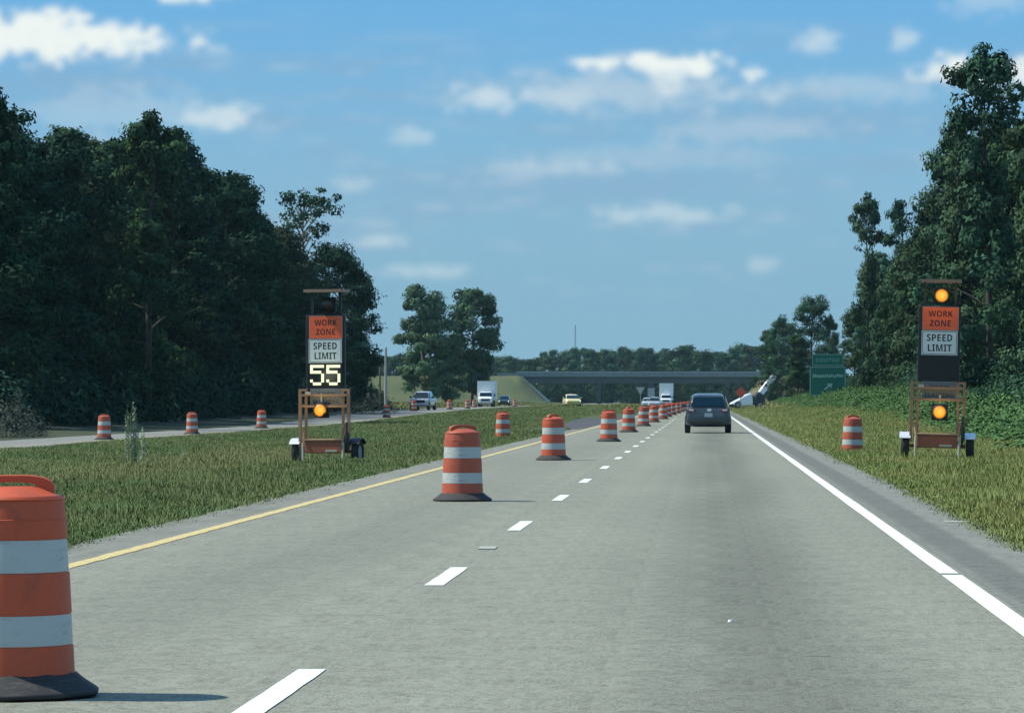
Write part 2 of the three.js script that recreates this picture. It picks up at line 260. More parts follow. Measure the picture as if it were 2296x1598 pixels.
// profile(t): crown radius at height share t
function growTree(seed, { H = 17, R = 4.2, from = 0.15, limbs = 26, leaf = 0.34, per = 225, clump = 1.15, profile = (t) => Math.sin(Math.PI * Math.pow(t, 0.75)) ** 0.6, bare = 0, multi = 1, droop = 0.25 }) {
  const r = rng(seed), wood = [], P = [], N = [], C = [];
  const spots = [];
  for (let m = 0; m < multi; m++) {
    const lean = multi > 1 ? (m - (multi - 1) / 2) * 2.2 : (r() - 0.5) * 1.2, h = H * (1 - 0.12 * m * r());
    const tr = []; for (let i = 0; i <= 6; i++) { const t = i / 6; tr.push(new THREE.Vector3(lean * t + 0.35 * (r() - 0.5) * t, h * 0.93 * t, 0.5 * (r() - 0.5) * t * 2)); }
    const tc = new THREE.CatmullRomCurve3(tr);
    wood.push(limb(tr, 0.011 * H + 0.06, 0.03, 7));
    for (let i = 0; i < limbs / multi; i++) {
      const t = clamp(from + (1 - from) * (i + r() * 0.9) / (limbs / multi), 0, 0.99), az = i * 2.4 + r() * 1.1, s = (t - from) / (1 - from);
      const len = R * Math.max(0.22, profile(clamp(s, 0.02, 0.98))) * (0.65 + 0.5 * r()), rise = lerp(0.1, 0.8, s) - droop * (1 - s) + (r() - 0.5) * 0.35;
      const a = tc.getPoint(t * 0.98), dir = new THREE.Vector3(Math.cos(az), rise, Math.sin(az)).normalize();
      const b = a.clone().addScaledVector(dir, len * 0.55).add(new THREE.Vector3(0, 0.12 * len, 0)), c = a.clone().addScaledVector(dir, len);
      wood.push(limb([a, b, c], 0.05 + 0.012 * len, 0.018, 4));
      if (r() < bare) { spots.push([c, 0.35, 0.25]); spots.push([b.clone().lerp(c, 0.5), 0.3, 0.2]); continue; }
      spots.push([c, 1, 1]); spots.push([b.clone().add(new THREE.Vector3((r() - 0.5), 0.3 * r(), (r() - 0.5))), 0.95, 0.8]);
      for (let k = 0; k < 2; k++) { const d2 = dir.clone().applyAxisAngle(new THREE.Vector3(0, 1, 0), (k ? 1 : -1) * (0.6 + r() * 0.5)), e = b.clone().addScaledVector(d2, len * (0.3 + 0.3 * r())).add(new THREE.Vector3(0, (r() - 0.4) * 1.2, 0)); spots.push([e, 0.75 + 0.3 * r(), 0.85]); if (r() < 0.5) wood.push(limb([b, b.clone().lerp(e, 0.5).add(new THREE.Vector3(0, 0.15, 0)), e], 0.04, 0.012, 3)); }
    }
    spots.push([new THREE.Vector3(lean, h * 0.95, 0), 0.7, 0.9]);
  }
  const v = new THREE.Vector3(), nrm = new THREE.Vector3(), t1 = new THREE.Vector3(), t2 = new THREE.Vector3(), o = new THREE.Vector3();
  for (const [c, k, dens] of spots) {
    const cr = clump * k * (0.8 + 0.45 * r()), tone = 0.55 + 0.85 * r(), warm = 0.9 + 0.25 * r(), n = Math.round(per * dens * k);
    const sx = 0.8 + 0.5 * r(), sy = 0.5 + 0.35 * r(), sz = 0.8 + 0.5 * r();
    for (let i = 0; i < n; i++) {
      o.set(r() * 2 - 1, r() * 2 - 1, r() * 2 - 1).normalize();
      const rad = cr * (0.35 + 0.65 * Math.sqrt(r())) * (1 + 0.35 * n3(o.x * 2 + c.x, o.y * 2 + c.y, o.z * 2 + seed));
      v.set(c.x + o.x * rad * sx, c.y + o.y * rad * sy - 0.1 * cr, c.z + o.z * rad * sz);
      if (v.y < 0.15) continue;
      nrm.set(r() - 0.5, r() - 0.2, r() - 0.5).addScaledVector(o, 0.8).normalize();
      t1.set(r() - 0.5, r() - 0.6, r() - 0.5).cross(nrm).normalize(); t2.crossVectors(nrm, t1);
      const L = leaf * (0.6 + 0.8 * r()), Wd = L * (0.4 + 0.25 * r()), b = tone * (0.8 + 0.4 * r());
      const q = [v.clone().addScaledVector(t1, -L / 2).addScaledVector(t2, -Wd * 0.3), v.clone().addScaledVector(t1, L / 2), v.clone().addScaledVector(t2, Wd * 0.85)];
      const sn = nrm.clone().multiplyScalar(0.75).addScaledVector(o, 0.5).normalize();
      for (const j of [0, 1, 2]) { P.push(q[j].x, q[j].y, q[j].z); N.push(sn.x, sn.y, sn.z); C.push(b * warm, b, b * 0.95); }
    }
  }
  const g = new THREE.BufferGeometry(); g.setAttribute('position', new THREE.Float32BufferAttribute(P, 3)); g.setAttribute('normal', new THREE.Float32BufferAttribute(N, 3)); g.setAttribute('color', new THREE.Float32BufferAttribute(C, 3));
  return { crown: g, trunk: merge(wood) };
}
const round_ = (t) => Math.pow(Math.sin(Math.PI * Math.pow(t, 0.85)), 0.55), tall = (t) => Math.pow(Math.sin(Math.PI * Math.pow(t, 0.55)), 0.7), wild = (t) => (0.55 + 0.45 * Math.sin(t * 9)) * Math.pow(Math.sin(Math.PI * Math.pow(t, 0.7)), 0.6);
const kinds = [
  growTree(101, { H: 17, R: 4.6, from: 0.08, profile: tall }), growTree(102, { H: 18, R: 4.8, from: 0.1, profile: round_, clump: 1.3 }), growTree(103, { H: 16, R: 4.3, from: 0.06, profile: wild, limbs: 24 }),
  growTree(104, { H: 19, R: 4.4, from: 0.12, profile: tall, limbs: 30, clump: 1.0 }), growTree(105, { H: 17, R: 5.0, from: 0.05, profile: round_, limbs: 28 })];
const open_ = [growTree(111, { H: 20, R: 4.6, from: 0.1, profile: wild, limbs: 24, clump: 0.95, per: 170, bare: 0.1 }), growTree(112, { H: 18, R: 4.4, from: 0.2, profile: wild, limbs: 20, clump: 0.9, per: 160, bare: 0.16 })];
const dead = growTree(121, { H: 18, R: 4.6, from: 0.5, profile: round_, limbs: 30, clump: 0.75, per: 60, bare: 0.55, droop: 0 });
const field = [growTree(131, { H: 13.5, R: 3.0, from: 0.16, profile: tall, limbs: 32, clump: 0.92, per: 230, multi: 2 }), growTree(132, { H: 13.2, R: 3.4, from: 0.16, profile: round_, limbs: 30, clump: 0.95, per: 230 })];
const far_ = [growTree(141, { H: 16, R: 5, from: 0.05, limbs: 18, leaf: 0.62, per: 85, clump: 1.7, profile: round_ }), growTree(142, { H: 17, R: 4.2, from: 0.05, limbs: 18, leaf: 0.62, per: 85, clump: 1.5, profile: tall }), growTree(143, { H: 15, R: 5.4, from: 0.05, limbs: 18, leaf: 0.62, per: 85, clump: 1.8, profile: wild })];
function tree(kind, X, d, h, turn, m, label, group, name = 'tree', wide = 1, wood = bark) {
  const t = base(name, onLand(X, d, -0.1), turn, label, 'tree', group), k = h / kind.H0;
  t.scale.set(k * wide, k, k * wide);
  mesh('trunk', kind.trunk, wood, t); mesh('crown', kind.crown, m, t); return t;
}
for (const k of [...kinds, ...open_, dead, ...field, ...far_]) { k.crown.computeBoundingBox(); k.H0 = k.crown.boundingBox.max.y; }
{
  const r = rng(900), LW = 'dark leafy tree in the dense shaded wood beyond the opposite carriageway', LG = 'trees of the left-hand wood';
  // skyline of the wood: picture column -> top of the trees
  const sky = [[-200, 150], [0, 225], [70, 262], [200, 262], [300, 246], [400, 305], [480, 345], [560, 425], [600, 470], [640, 545], [720, 560], [790, 575], [835, 610]];
  const topAt = (px) => { for (let i = 0; i + 1 < sky.length; i++) if (px <= sky[i + 1][0]) return lerp(sky[i][1], sky[i + 1][1], (px - sky[i][0]) / (sky[i + 1][0] - sky[i][0])); return 610; };
  for (let row = 0; row < 3; row++) for (let d = 178 + row * 3; d < 428; d += 8 + row * 5 + d * 0.008) {
    const X = -41 - row * 6.5 - r() * 2.5, D = d + r() * 3, px = 1581 + X * 8840 / D;
    if (px < -260 || px > 812) continue;
    const h = (892 - topAt(px)) * D / 8840 + 1.4 - land(X, D); if (h < 6) continue;
    const g = Math.floor(r() * 5);
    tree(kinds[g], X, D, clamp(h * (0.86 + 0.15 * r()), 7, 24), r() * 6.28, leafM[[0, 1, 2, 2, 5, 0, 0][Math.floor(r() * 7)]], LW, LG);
  }
  const top = (px, py, d, X) => (892 - py) * d / 8840 + 1.4;
  tree(open_[0], xAt(330, 252), 252, top(330, 222, 252) - 0.2, 1.1, leafM[1], 'tall open-crowned tree standing above the left wood skyline', undefined, 'tree', 0.9);
  tree(open_[1], xAt(-30, 205), 205, top(0, 175, 205), 2.1, leafM[0], 'tallest dark tree at the far left end of the wood', undefined, 'tree');
  tree(dead, xAt(690, 428), 428, top(684, 424, 428), 0.4, leafM[1], 'thin half-dead tree with bare branches above the wood edge', undefined, 'tree', 0.8, palebark);
  tree(kinds[4], xAt(765, 405), 405, top(765, 538, 405), 0.9, leafM[0], 'round dark tree ending the wood behind the speed display', undefined, 'tree', 0.85);
  tree(kinds[2], xAt(800, 428), 428, top(800, 600, 428), 2.9, leafM[3], 'sunlit leafy tree at the open end of the wood', undefined, 'tree', 0.8);

  // right-hand wood
  const RWL = 'tall leafy tree in the sunlit wood behind the right verge', RG = 'trees of the right-hand wood';
  const skyR = [[1690, 760], [1720, 735], [1750, 695], [1820, 665], [1870, 690], [1900, 660], [1930, 580], [2000, 545], [2060, 520], [2095, 440], [2130, 340], [2180, 260], [2230, 250], [2320, 220], [2600, 100]];
  const topR = (px) => { for (let i = 0; i + 1 < skyR.length; i++) if (px <= skyR[i + 1][0]) return lerp(skyR[i][1], skyR[i + 1][1], (px - skyR[i][0]) / (skyR[i + 1][0] - skyR[i][0])); return 60; };
  for (let row = 0; row < 3; row++) for (let d = 140 + row * 3; d < 560; d += 9 + row * 5 + d * 0.016) {
    const X = 15.5 + row * 6 + r() * 2, D = d + r() * 4, px = 1581 + X * 8840 / D;
    if (px > 2560 || px < 1960) continue;
    const h = (892 - topR(px)) * D / 8840 + 1.4 - land(X, D); if (h < 5) continue;
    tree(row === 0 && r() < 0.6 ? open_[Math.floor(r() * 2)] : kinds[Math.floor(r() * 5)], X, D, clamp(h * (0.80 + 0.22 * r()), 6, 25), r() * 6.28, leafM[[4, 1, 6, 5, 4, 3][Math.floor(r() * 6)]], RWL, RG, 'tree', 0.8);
  }
  tree(open_[0], xAt(2225, 190), 190, top(0, 85, 190) - 0.6, 3.0, leafM[6], 'tallest tree at right with ragged open crown against clouds', undefined, 'tree', 0.8);
  tree(open_[1], xAt(2150, 225), 225, top(0, 250, 225) - 0.8, 0.5, leafM[4], 'ragged tree with outstretched boughs left of the tallest right tree', undefined, 'tree', 0.8);
  tree(open_[0], xAt(1948, 350), 350, top(0, 425, 350) - 1, 4.4, leafM[4], 'thin-topped tree at the leading edge of the right wood', undefined, 'tree', 0.62);
  tree(open_[1], xAt(2020, 330), 330, top(0, 440, 330) - 1, 5.3, leafM[6], 'ragged thin tree between the leading tree and the tallest right trees', undefined, 'tree', 0.7);
  for (const [px, py, d, kd, lab, w] of [[1818, 655, 520, 4, 'round-topped tree behind the green guide sign', 0.85], [1752, 700, 560, 1, 'broad tree left of the green guide sign', 0.8], [1866, 700, 540, 0, 'slender dark tree right behind the green guide sign', 0.42], [1725, 735, 640, 2, 'lower tree between the guide sign tree and overpass', 0.8], [1915, 690, 470, 3, 'dense tree between guide sign and right wood', 0.8], [1790, 745, 500, 2, 'low bushy tree filling the gap behind the guide sign posts', 1.0], [1850, 770, 500, 4, 'low leafy tree behind the guide sign panel', 1.0]])
    tree(kinds[kd], xAt(px, d), d, top(0, py, d) - land(xAt(px, d), d), d * 1.7, leafM[[4, 6, 1][kd % 3]], lab, undefined, 'tree', w);

  // pair of trees standing alone beyond the opposite carriageway
  tree(field[0], xAt(956, 590), 590, top(0, 634, 590) - 0.2, 0.2, leafM[3], 'left tree of the lone pair beyond the oncoming traffic', undefined, 'tree', 0.95, palebark);
  tree(field[1], xAt(1058, 600), 600, top(0, 640, 600) - 0.2, 1.9, leafM[4], 'right darker tree of the lone pair beyond the oncoming traffic', undefined, 'tree', 0.92);
  tree(field[0], xAt(1008, 592), 592, top(0, 745, 592) - 0.2, 2.4, leafM[3], 'shorter sapling between the lone pair of trees', undefined, 'tree', 0.95, palebark);

  // tree line beyond the overpass
  const BL = 'hazy tree in the distant row beyond the overpass', BG = 'distant trees beyond the overpass';
  const skyB = [[820, 800], [900, 790], [1000, 800], [1120, 795], [1160, 800], [1205, 812], [1225, 775], [1250, 800], [1285, 782], [1340, 785], [1400, 775], [1460, 780], [1500, 778], [1545, 772], [1590, 785], [1620, 790], [1665, 768], [1700, 775], [1760, 770]];
  const topB = (px) => { for (let i = 0; i + 1 < skyB.length; i++) if (px <= skyB[i + 1][0]) return lerp(skyB[i][1], skyB[i + 1][1], (px - skyB[i][0]) / (skyB[i + 1][0] - skyB[i][0])); return 775; };
  for (let px = 790; px < 1800; px += 17) { const D = 1150 + r() * 260, q = px + r() * 10; tree(far_[Math.floor(r() * 3)], xAt(q, D), D, (892 - topB(q) - 4 + r() * 14 - 4) * D / 8840 + 1.4, r() * 6, leafM[[1, 4, 6, 5][Math.floor(r() * 4)]], BL, BG, 'tree', 0.85 + 0.3 * r()); }
  for (let px = 1210; px < 1700; px += 26) { const D = 1085 + r() * 40, q = px + r() * 10; tree(far_[Math.floor(r() * 3)], xAt(q, D), D, (892 - 836 + r() * 14) * D / 8840 + 1.4, r() * 6, leafM[Math.floor(r() * 4)], 'lower distant tree seen beneath and over the overpass deck', 'low distant trees behind the overpass', 'tree', 1.1); }
}

// ------------------------------------------------------------------ bushes, weeds, grass
function growBush(seed, n, R, Hh, leaf) {
  const r = rng(seed), P = [], N = [], C = [], q = new THREE.Vector3(), nn = new THREE.Vector3(), a = new THREE.Vector3(), b = new THREE.Vector3();
  for (let i = 0; i < n; i++) {
    const az = r() * 6.283, up = Math.pow(r(), 0.8), rr = R * Math.sqrt(1 - up * up * 0.85) * (0.55 + 0.45 * r()) * (1 + 0.4 * n2(Math.cos(az) * 1.5 + seed, up * 2 + Math.sin(az)));
    q.set(Math.cos(az) * rr, Hh * up * (0.75 + 0.35 * n2(Math.cos(az) * 2, Math.sin(az) * 2 + seed) + 0.2 * r()), Math.sin(az) * rr);
    nn.set(Math.cos(az) * 0.5 + r() - 0.5, 0.4 + r() * 0.6, Math.sin(az) * 0.5 + r() - 0.5).normalize(); a.set(r() - 0.5, r() - 0.5, r() - 0.5).cross(nn).normalize(); b.crossVectors(nn, a);
    const L = leaf * (0.6 + 0.8 * r()), W = L * 0.45, t = 0.75 + 0.5 * r();
    const k = [q.clone().addScaledVector(a, -L / 2), q.clone().addScaledVector(b, -W / 2), q.clone().addScaledVector(a, L / 2), q.clone().addScaledVector(b, W / 2)];
    for (const j of [0, 1, 2, 0, 2, 3]) { P.push(k[j].x, Math.max(k[j].y, 0), k[j].z); N.push(nn.x, nn.y, nn.z); C.push(t, t, t); }
  }
  const g = new THREE.BufferGeometry(); g.setAttribute('position', new THREE.Float32BufferAttribute(P, 3)); g.setAttribute('normal', new THREE.Float32BufferAttribute(N, 3)); g.setAttribute('color', new THREE.Float32BufferAttribute(C, 3)); return g;
}
const whiteLeaf = new THREE.MeshLambertMaterial({ color: 0xffffff, vertexColors: true, side: THREE.DoubleSide });
function scatter(name, geo, m, list, label, category) {
  const im = new THREE.InstancedMesh(geo, m, list.length), M = new THREE.Matrix4(), q = new THREE.Quaternion(), e = new THREE.Euler();
  list.forEach(([x, y, z, turn, s, sy, c, tilt = 0], i) => { q.setFromEuler(e.set(tilt, turn, tilt * 0.6)); im.setMatrixAt(i, M.compose(new THREE.Vector3(x, y, z), q, new THREE.Vector3(s, sy, s))); im.setColorAt(i, new THREE.Color().setRGB(...c)); });
  im.name = name; im.castShadow = im.receiveShadow = true; im.userData = { kind: 'stuff', label, category }; scene.add(im); return im;
}
const bushA = growBush(7, 520, 1, 1, 0.17), bushB = growBush(9, 3000, 1, 1.5, 0.09);
{
  const r = rng(640), left = [], right = [];
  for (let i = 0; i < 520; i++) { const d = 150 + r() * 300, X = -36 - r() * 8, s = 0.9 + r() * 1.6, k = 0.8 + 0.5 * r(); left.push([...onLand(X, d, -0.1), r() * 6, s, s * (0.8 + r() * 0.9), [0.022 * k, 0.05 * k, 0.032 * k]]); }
  for (let i = 0; i < 1700; i++) {
    const d = 105 + Math.pow(r(), 1.2) * 470, t = r(), X = 10.4 + 6.5 * t + 0.8 * n2(d / 14, 3) - 1.4 * (1 - sstep(105, 170, d)), tall_ = lerp(0.6, 1.7, t) * (0.7 + 0.6 * r());
    const k = 0.8 + 0.45 * r(), g = lerp(1, 0.6, sstep(0.3, 0.9, t)); right.push([...onLand(X, d, -0.08), r() * 6, 0.55 + 0.75 * r(), tall_, [0.078 * k * g, 0.150 * k * g, 0.056 * k * g]]);
  }
  const tallR = [], tallL = [], beyond = [];
  for (let i = 0; i < 300; i++) { const d = 118 + r() * 440, X = 14.8 + 3.2 * r() + 0.6 * n2(d / 9, 8) + 4.5 * sstep(280, 330, d) * (1 - sstep(420, 470, d)), k = 0.75 + 0.5 * r(), z = 1.1 + 1.5 * r(); tallR.push([...onLand(X, d, -0.1), r() * 6, z, z * (0.5 + 0.5 * r()), [0.036 * k, 0.080 * k, 0.048 * k]]); }
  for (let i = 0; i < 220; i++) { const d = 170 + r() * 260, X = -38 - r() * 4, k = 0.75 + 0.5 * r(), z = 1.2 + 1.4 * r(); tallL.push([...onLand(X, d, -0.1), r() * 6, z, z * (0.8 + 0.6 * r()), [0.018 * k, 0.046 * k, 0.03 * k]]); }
  for (let i = 0; i < 150; i++) { const d = 1085 + r() * 80, X = -80 + r() * 125, z = 2.2 + 1.6 * r(), k = 0.75 + 0.5 * r(); if ((X > -7.5 && X < 4.5) || (X > -33 && X < -22)) if (d < 1135) continue; beyond.push([...onLand(X, d, -0.1), r() * 6, z, z * (0.7 + 0.4 * r()), [0.026 * k, 0.058 * k, 0.036 * k]]); }
  scatter('tall_undergrowth', bushB, whiteLeaf, tallR, 'tall leafy thicket closing the front of the right wood', 'undergrowth');
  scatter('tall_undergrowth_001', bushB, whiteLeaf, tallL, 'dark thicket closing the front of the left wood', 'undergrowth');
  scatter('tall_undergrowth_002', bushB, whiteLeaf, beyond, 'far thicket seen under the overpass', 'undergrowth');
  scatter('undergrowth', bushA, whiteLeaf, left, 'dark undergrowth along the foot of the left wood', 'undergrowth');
  scatter('undergrowth_001', bushA, whiteLeaf, right, 'bright green scrub along the foot of the right wood', 'undergrowth');
  for (const [px, d, s, h, lab] of [[8, 172, 1.2, 1.9, 'pale green shrub at the far left picture edge by the road'], [48, 176, 0.95, 1.35, 'low pale shrub right of the far left shrub'], [830, 335, 1.6, 1.7, 'dark round shrub at the wood end behind the speed display']]) {
    const X = xAt(px, d), b = mesh(numbered('shrub'), bushB, new THREE.MeshStandardMaterial({ color: new THREE.Color().setRGB(...(px > 500 ? [0.03, 0.045, 0.022] : [0.038, 0.058, 0.036])), vertexColors: true, side: THREE.DoubleSide, roughness: 0.8 }), scene);
    b.position.set(...onLand(X, d, -0.05)); b.scale.set(s * 1.4, h * 0.7, s * 1.4); b.rotation.y = px; tag(b, lab, 'shrub');
  }
}
function growTuft(seed, n, spread, h, w) {
  const r = rng(seed), P = [], N = [], C = [];
  for (let i = 0; i < n; i++) {
    const a = r() * 6.283, rr = spread * Math.sqrt(r()), x = Math.cos(a) * rr, z = Math.sin(a) * rr, b = r() * 6.283, hh = h * (0.5 + 0.6 * r()), bend = hh * (0.2 + 0.6 * r()), lx = Math.cos(b), lz = Math.sin(b), wx = -lz * w * 0.5, wz = lx * w * 0.5, t = 0.82 + 0.36 * r();
    const p0 = [x - wx, 0, z - wz], p1 = [x + wx, 0, z + wz], m = [x + lx * bend * 0.3, hh * 0.6, z + lz * bend * 0.3], m0 = [m[0] - wx * 0.8, m[1], m[2] - wz * 0.8], m1 = [m[0] + wx * 0.8, m[1], m[2] + wz * 0.8], tip = [x + lx * bend, hh, z + lz * bend];
    for (const q of [p0, p1, m1, p0, m1, m0, m0, m1, tip]) { P.push(...q); N.push(lx * 0.35, 0.9, lz * 0.35); C.push(t, t, t); }
  }
  const g = new THREE.BufferGeometry(); g.setAttribute('position', new THREE.Float32BufferAttribute(P, 3)); g.setAttribute('normal', new THREE.Float32BufferAttribute(N, 3)); g.setAttribute('color', new THREE.Float32BufferAttribute(C, 3)); return g;
}
{
  const r = rng(4711), tufts = [growTuft(1, 60, 0.26, 0.075, 0.007), growTuft(2, 60, 0.28, 0.105, 0.007)], stalks = growTuft(3, 9, 0.22, 0.24, 0.006);
  const L = [[], []], R = [[], []], S = [], SR = [];
  const put = (arr, X, d, side) => {
    const n = fbm(X / 5, d / 13, 3), f = 1 + d / 500, dry = clamp(0.35 + n * 0.65 + (side > 0 ? 0.18 : -0.12) + sstep(60, 10, Math.abs(X + 14) * 8 + Math.abs(d - 105)) * 0.5 + (r() - 0.5) * 0.3, 0, 1), k = 0.88 + 0.28 * r();
    const c = side > 0 ? [lerp(0.11, 0.25, dry), lerp(0.185, 0.275, dry), lerp(0.06, 0.11, dry)] : [lerp(0.095, 0.185, dry), lerp(0.155, 0.205, dry), lerp(0.065, 0.10, dry)];
    const edge = side > 0 ? X - RR : RL - X, low = lerp(0.45, 1, sstep(0, 0.7, edge));
    arr.push([...onLand(X, d, -0.015), r() * 6.28, f * (0.85 + 0.5 * r()), (0.75 + 0.6 * r()) * low * (1 + 0.6 * n), c.map((v) => v * k), (r() - 0.5) * 0.3]);
  };
  for (let i = 0; i < 105000; i++) { const d = 33 * Math.pow(15, Math.pow(r(), 0.85)), lim = Math.max(OR + 0.05, -0.186 * d), X = RL - 0.03 - (RL - lim) * r(); if (X > RL || lim > RL) continue; if (d > 178 && d < 345 && X > -8.9) continue; put(L[i & 1], X, d, -1); }
  for (let i = 0; i < 95000; i++) { const d = 36 * Math.pow(14, Math.pow(r(), 0.85)), lim = Math.min(12.5, 0.087 * d + 0.3), X = RR + 0.03 + (lim - RR) * r(); if (lim < RR + 0.02) continue; put(R[i & 1], X, d, 1); }
  for (let i = 0; i < 4200; i++) { const d = 40 * Math.pow(9, r()), lim = Math.max(OR + 0.4, -0.186 * d), X = RL - 0.6 - (RL - 0.6 - lim) * r(); if (lim > RL - 1) continue; if (fbm(X / 3, d / 8, 2) < 0.08) continue; if (d > 170 && d < 350 && X > -9) continue; put(S, X, d, -1); }
  for (let i = 0; i < 3600; i++) { const d = 48 * Math.pow(8, r()), lim = Math.min(11.5, 0.087 * d), X = RR + 0.7 + (lim - RR - 0.7) * r(); if (lim < RR + 0.9 || fbm(X / 3, d / 8, 2) < 0.02) continue; put(SR, X, d, 1); }
  scatter('grass', tufts[0], whiteLeaf, L[0], 'rough green grass of the median', 'grass'); scatter('grass_001', tufts[1], whiteLeaf, L[1], 'rough green grass of the median', 'grass');
  scatter('grass_002', tufts[0], whiteLeaf, R[0], 'yellowing grass of the right verge', 'grass'); scatter('grass_003', tufts[1], whiteLeaf, R[1], 'yellowing grass of the right verge', 'grass');
  scatter('grass_004', stalks, whiteLeaf, S, 'taller grass stalks scattered over the median', 'grass'); scatter('grass_005', stalks, whiteLeaf, SR, 'taller grass stalks scattered over the right verge', 'grass');
  // far grass on both banks and on the overpass embankments
  const F = []; const tuftFar = growTuft(4, 40, 1.0, 0.2, 0.05);
  for (let i = 0; i < 9000; i++) { const d = 420 + r() * 560, X = -160 + r() * 175; if ((X > RL - 1 && X < RR + 1) || (X > OL - 1 && X < OR + 1)) continue; const k = 0.8 + 0.4 * r(); F.push([...onLand(X, d, -0.03), r() * 6, 1 + r(), 0.7 + 0.6 * r(), [0.15 * k, 0.17 * k, 0.065 * k]]); }
  scatter('grass_006', tuftFar, whiteLeaf, F, 'pale far grass before the overpass and on its banks', 'grass');
  // tall weeds standing in the median
  const weedM = new THREE.MeshLambertMaterial({ color: new THREE.Color().setRGB(0.26, 0.32, 0.21), vertexColors: true, side: THREE.DoubleSide });
  const weed = (px, d, h, n, lab) => {
    const g0 = growBush(40 + n, 75, 0.075, 1, 0.06), X = xAt(px, d), w = base('weed_plant', onLand(X, d, -0.02), px, lab, 'plant');
    for (let i = 0; i < n; i++) { const ph = h * (0.7 + 0.35 * r()), ox = (r() - 0.5) * 0.3, oz = (r() - 0.5) * 0.25, lx = (r() - 0.5) * 0.25; const a = mesh('stem', merge([limb([new THREE.Vector3(ox, 0, oz), new THREE.Vector3(ox + lx * 0.4, ph * 0.5, oz), new THREE.Vector3(ox + lx, ph, oz)], 0.014, 0.005, 4)]), weedM, w); a.geometry.setAttribute('color', new THREE.Float32BufferAttribute(new Float32Array(a.geometry.attributes.position.count * 3).fill(0.8), 3)); const f = mesh('foliage', g0, weedM, w); f.position.set(ox + lx * 0.5, ph * 0.08, oz); f.scale.set(0.7 + 0.6 * r(), ph * 1.02, 0.7 + 0.6 * r()); f.rotation.y = i; }
  };
  weed(292, 106, 1.4, 9, 'tall pale weed clump in the median left of the speed display'); weed(318, 108, 0.95, 4, 'shorter pale weed beside the tall weed clump in the median'); weed(413, 112, 0.5, 2, 'small brownish weed under the second barrel across the median');
}

// ------------------------------------------------------------------ traffic barrels
const scuff = (seed, a, b, amt) => { const r = rng(seed); return tex(256, 256, (x, y) => { const u = x / 256, w = y / 256, n = 0.6 * tileN(u, w, 12, seed) + 0.5 * tileN(u * 1, w, 48, seed + 2) + (r() - 0.5) * 0.25; const k = clamp(amt * Math.max(0, n - 0.1), 0, 1); return [0, 1, 2].map((i) => lerp(a[i], b[i], k)); }); };
const orangeM = new THREE.MeshStandardMaterial({ map: scuff(3, [0.47, 0.080, 0.028], [0.22, 0.055, 0.028], 0.8), roughness: 0.5, side: THREE.DoubleSide });
const sheetM = new THREE.MeshStandardMaterial({ map: scuff(4, [0.44, 0.47, 0.45], [0.26, 0.27, 0.25], 0.9), roughness: 0.42 });
const oranges = [orangeM, ...[[31, [0.43, 0.09, 0.038], 1.1], [32, [0.50, 0.078, 0.024], 0.6], [33, [0.40, 0.078, 0.034], 1.3]].map(([sd, c, k]) => new THREE.MeshStandardMaterial({ map: scuff(sd, c, [0.17, 0.055, 0.034], k), roughness: 0.55, side: THREE.DoubleSide }))];
const sheets = [sheetM, ...[[41, 1.3], [42, 0.7]].map(([sd, k]) => new THREE.MeshStandardMaterial({ map: scuff(sd, [0.43, 0.46, 0.44], [0.2, 0.2, 0.18], k), roughness: 0.45 }))];
const rubber = new THREE.MeshStandardMaterial({ map: scuff(5, [0.028, 0.028, 0.028], [0.085, 0.08, 0.072], 1.2), roughness: 0.85 });
const lathe = (pts, n = 40) => new THREE.LatheGeometry(pts.map(([a, b]) => new THREE.Vector2(a, b)), n);
const barrelParts = (() => {
  const body = [[0.286, 0.075], [0.283, 0.1], [0.277, 0.236], [0.270, 0.241], [0.265, 0.387], [0.270, 0.392], [0.261, 0.578], [0.253, 0.583], [0.246, 0.738], [0.252, 0.743], [0.247, 0.83], [0.236, 0.915], [0.232, 0.932], [0.224, 0.941], [0.212, 0.943], [0.13, 0.978], [0.10, 0.984], [0, 0.986]];
  const arch = new THREE.Shape(); arch.moveTo(-0.187, -0.03); arch.lineTo(-0.187, 0.03); arch.bezierCurveTo(-0.18, 0.066, -0.11, 0.078, -0.05, 0.08); arch.lineTo(0.05, 0.08); arch.bezierCurveTo(0.11, 0.078, 0.18, 0.066, 0.187, 0.03); arch.lineTo(0.187, -0.03); arch.closePath();
  const hole = new THREE.Path(); hole.moveTo(-0.105, -0.02); hole.lineTo(-0.115, 0.03); hole.bezierCurveTo(-0.10, 0.048, -0.06, 0.052, 0, 0.053); hole.bezierCurveTo(0.06, 0.052, 0.10, 0.048, 0.115, 0.03); hole.lineTo(0.105, -0.02); hole.closePath(); arch.holes.push(hole);
  const handle = new THREE.ExtrudeGeometry(arch, { depth: 0.055, bevelEnabled: true, bevelSize: 0.006, bevelThickness: 0.006, bevelSegments: 2, curveSegments: 10 }).translate(0, 0.952, -0.0275);
  const ring = new THREE.LatheGeometry([[0.25, 0.004], [0.405, 0.004], [0.408, 0.02], [0.40, 0.032], [0.335, 0.075], [0.30, 0.105], [0.285, 0.112], [0.25, 0.112]].map((p) => new THREE.Vector2(...p)), 10);
  const bandOf = (r0, y0, r1, y1) => lathe([[r0 + 0.001, y0], [r0 + 0.004, y0 + 0.004], [r1 + 0.004, y1 - 0.004], [r1 + 0.001, y1]]);
  return { body: lathe(body), handle, ring, upper: bandOf(0.253, 0.584, 0.246, 0.736), lower: bandOf(0.270, 0.243, 0.265, 0.385), seam: merge([new THREE.TorusGeometry(0.2465, 0.004, 6, 40).rotateX(Math.PI / 2).translate(0, 0.83, 0), new THREE.TorusGeometry(0.236, 0.006, 6, 40).rotateX(Math.PI / 2).translate(0, 0.925, 0)]) };
})();
let firstBarrel;
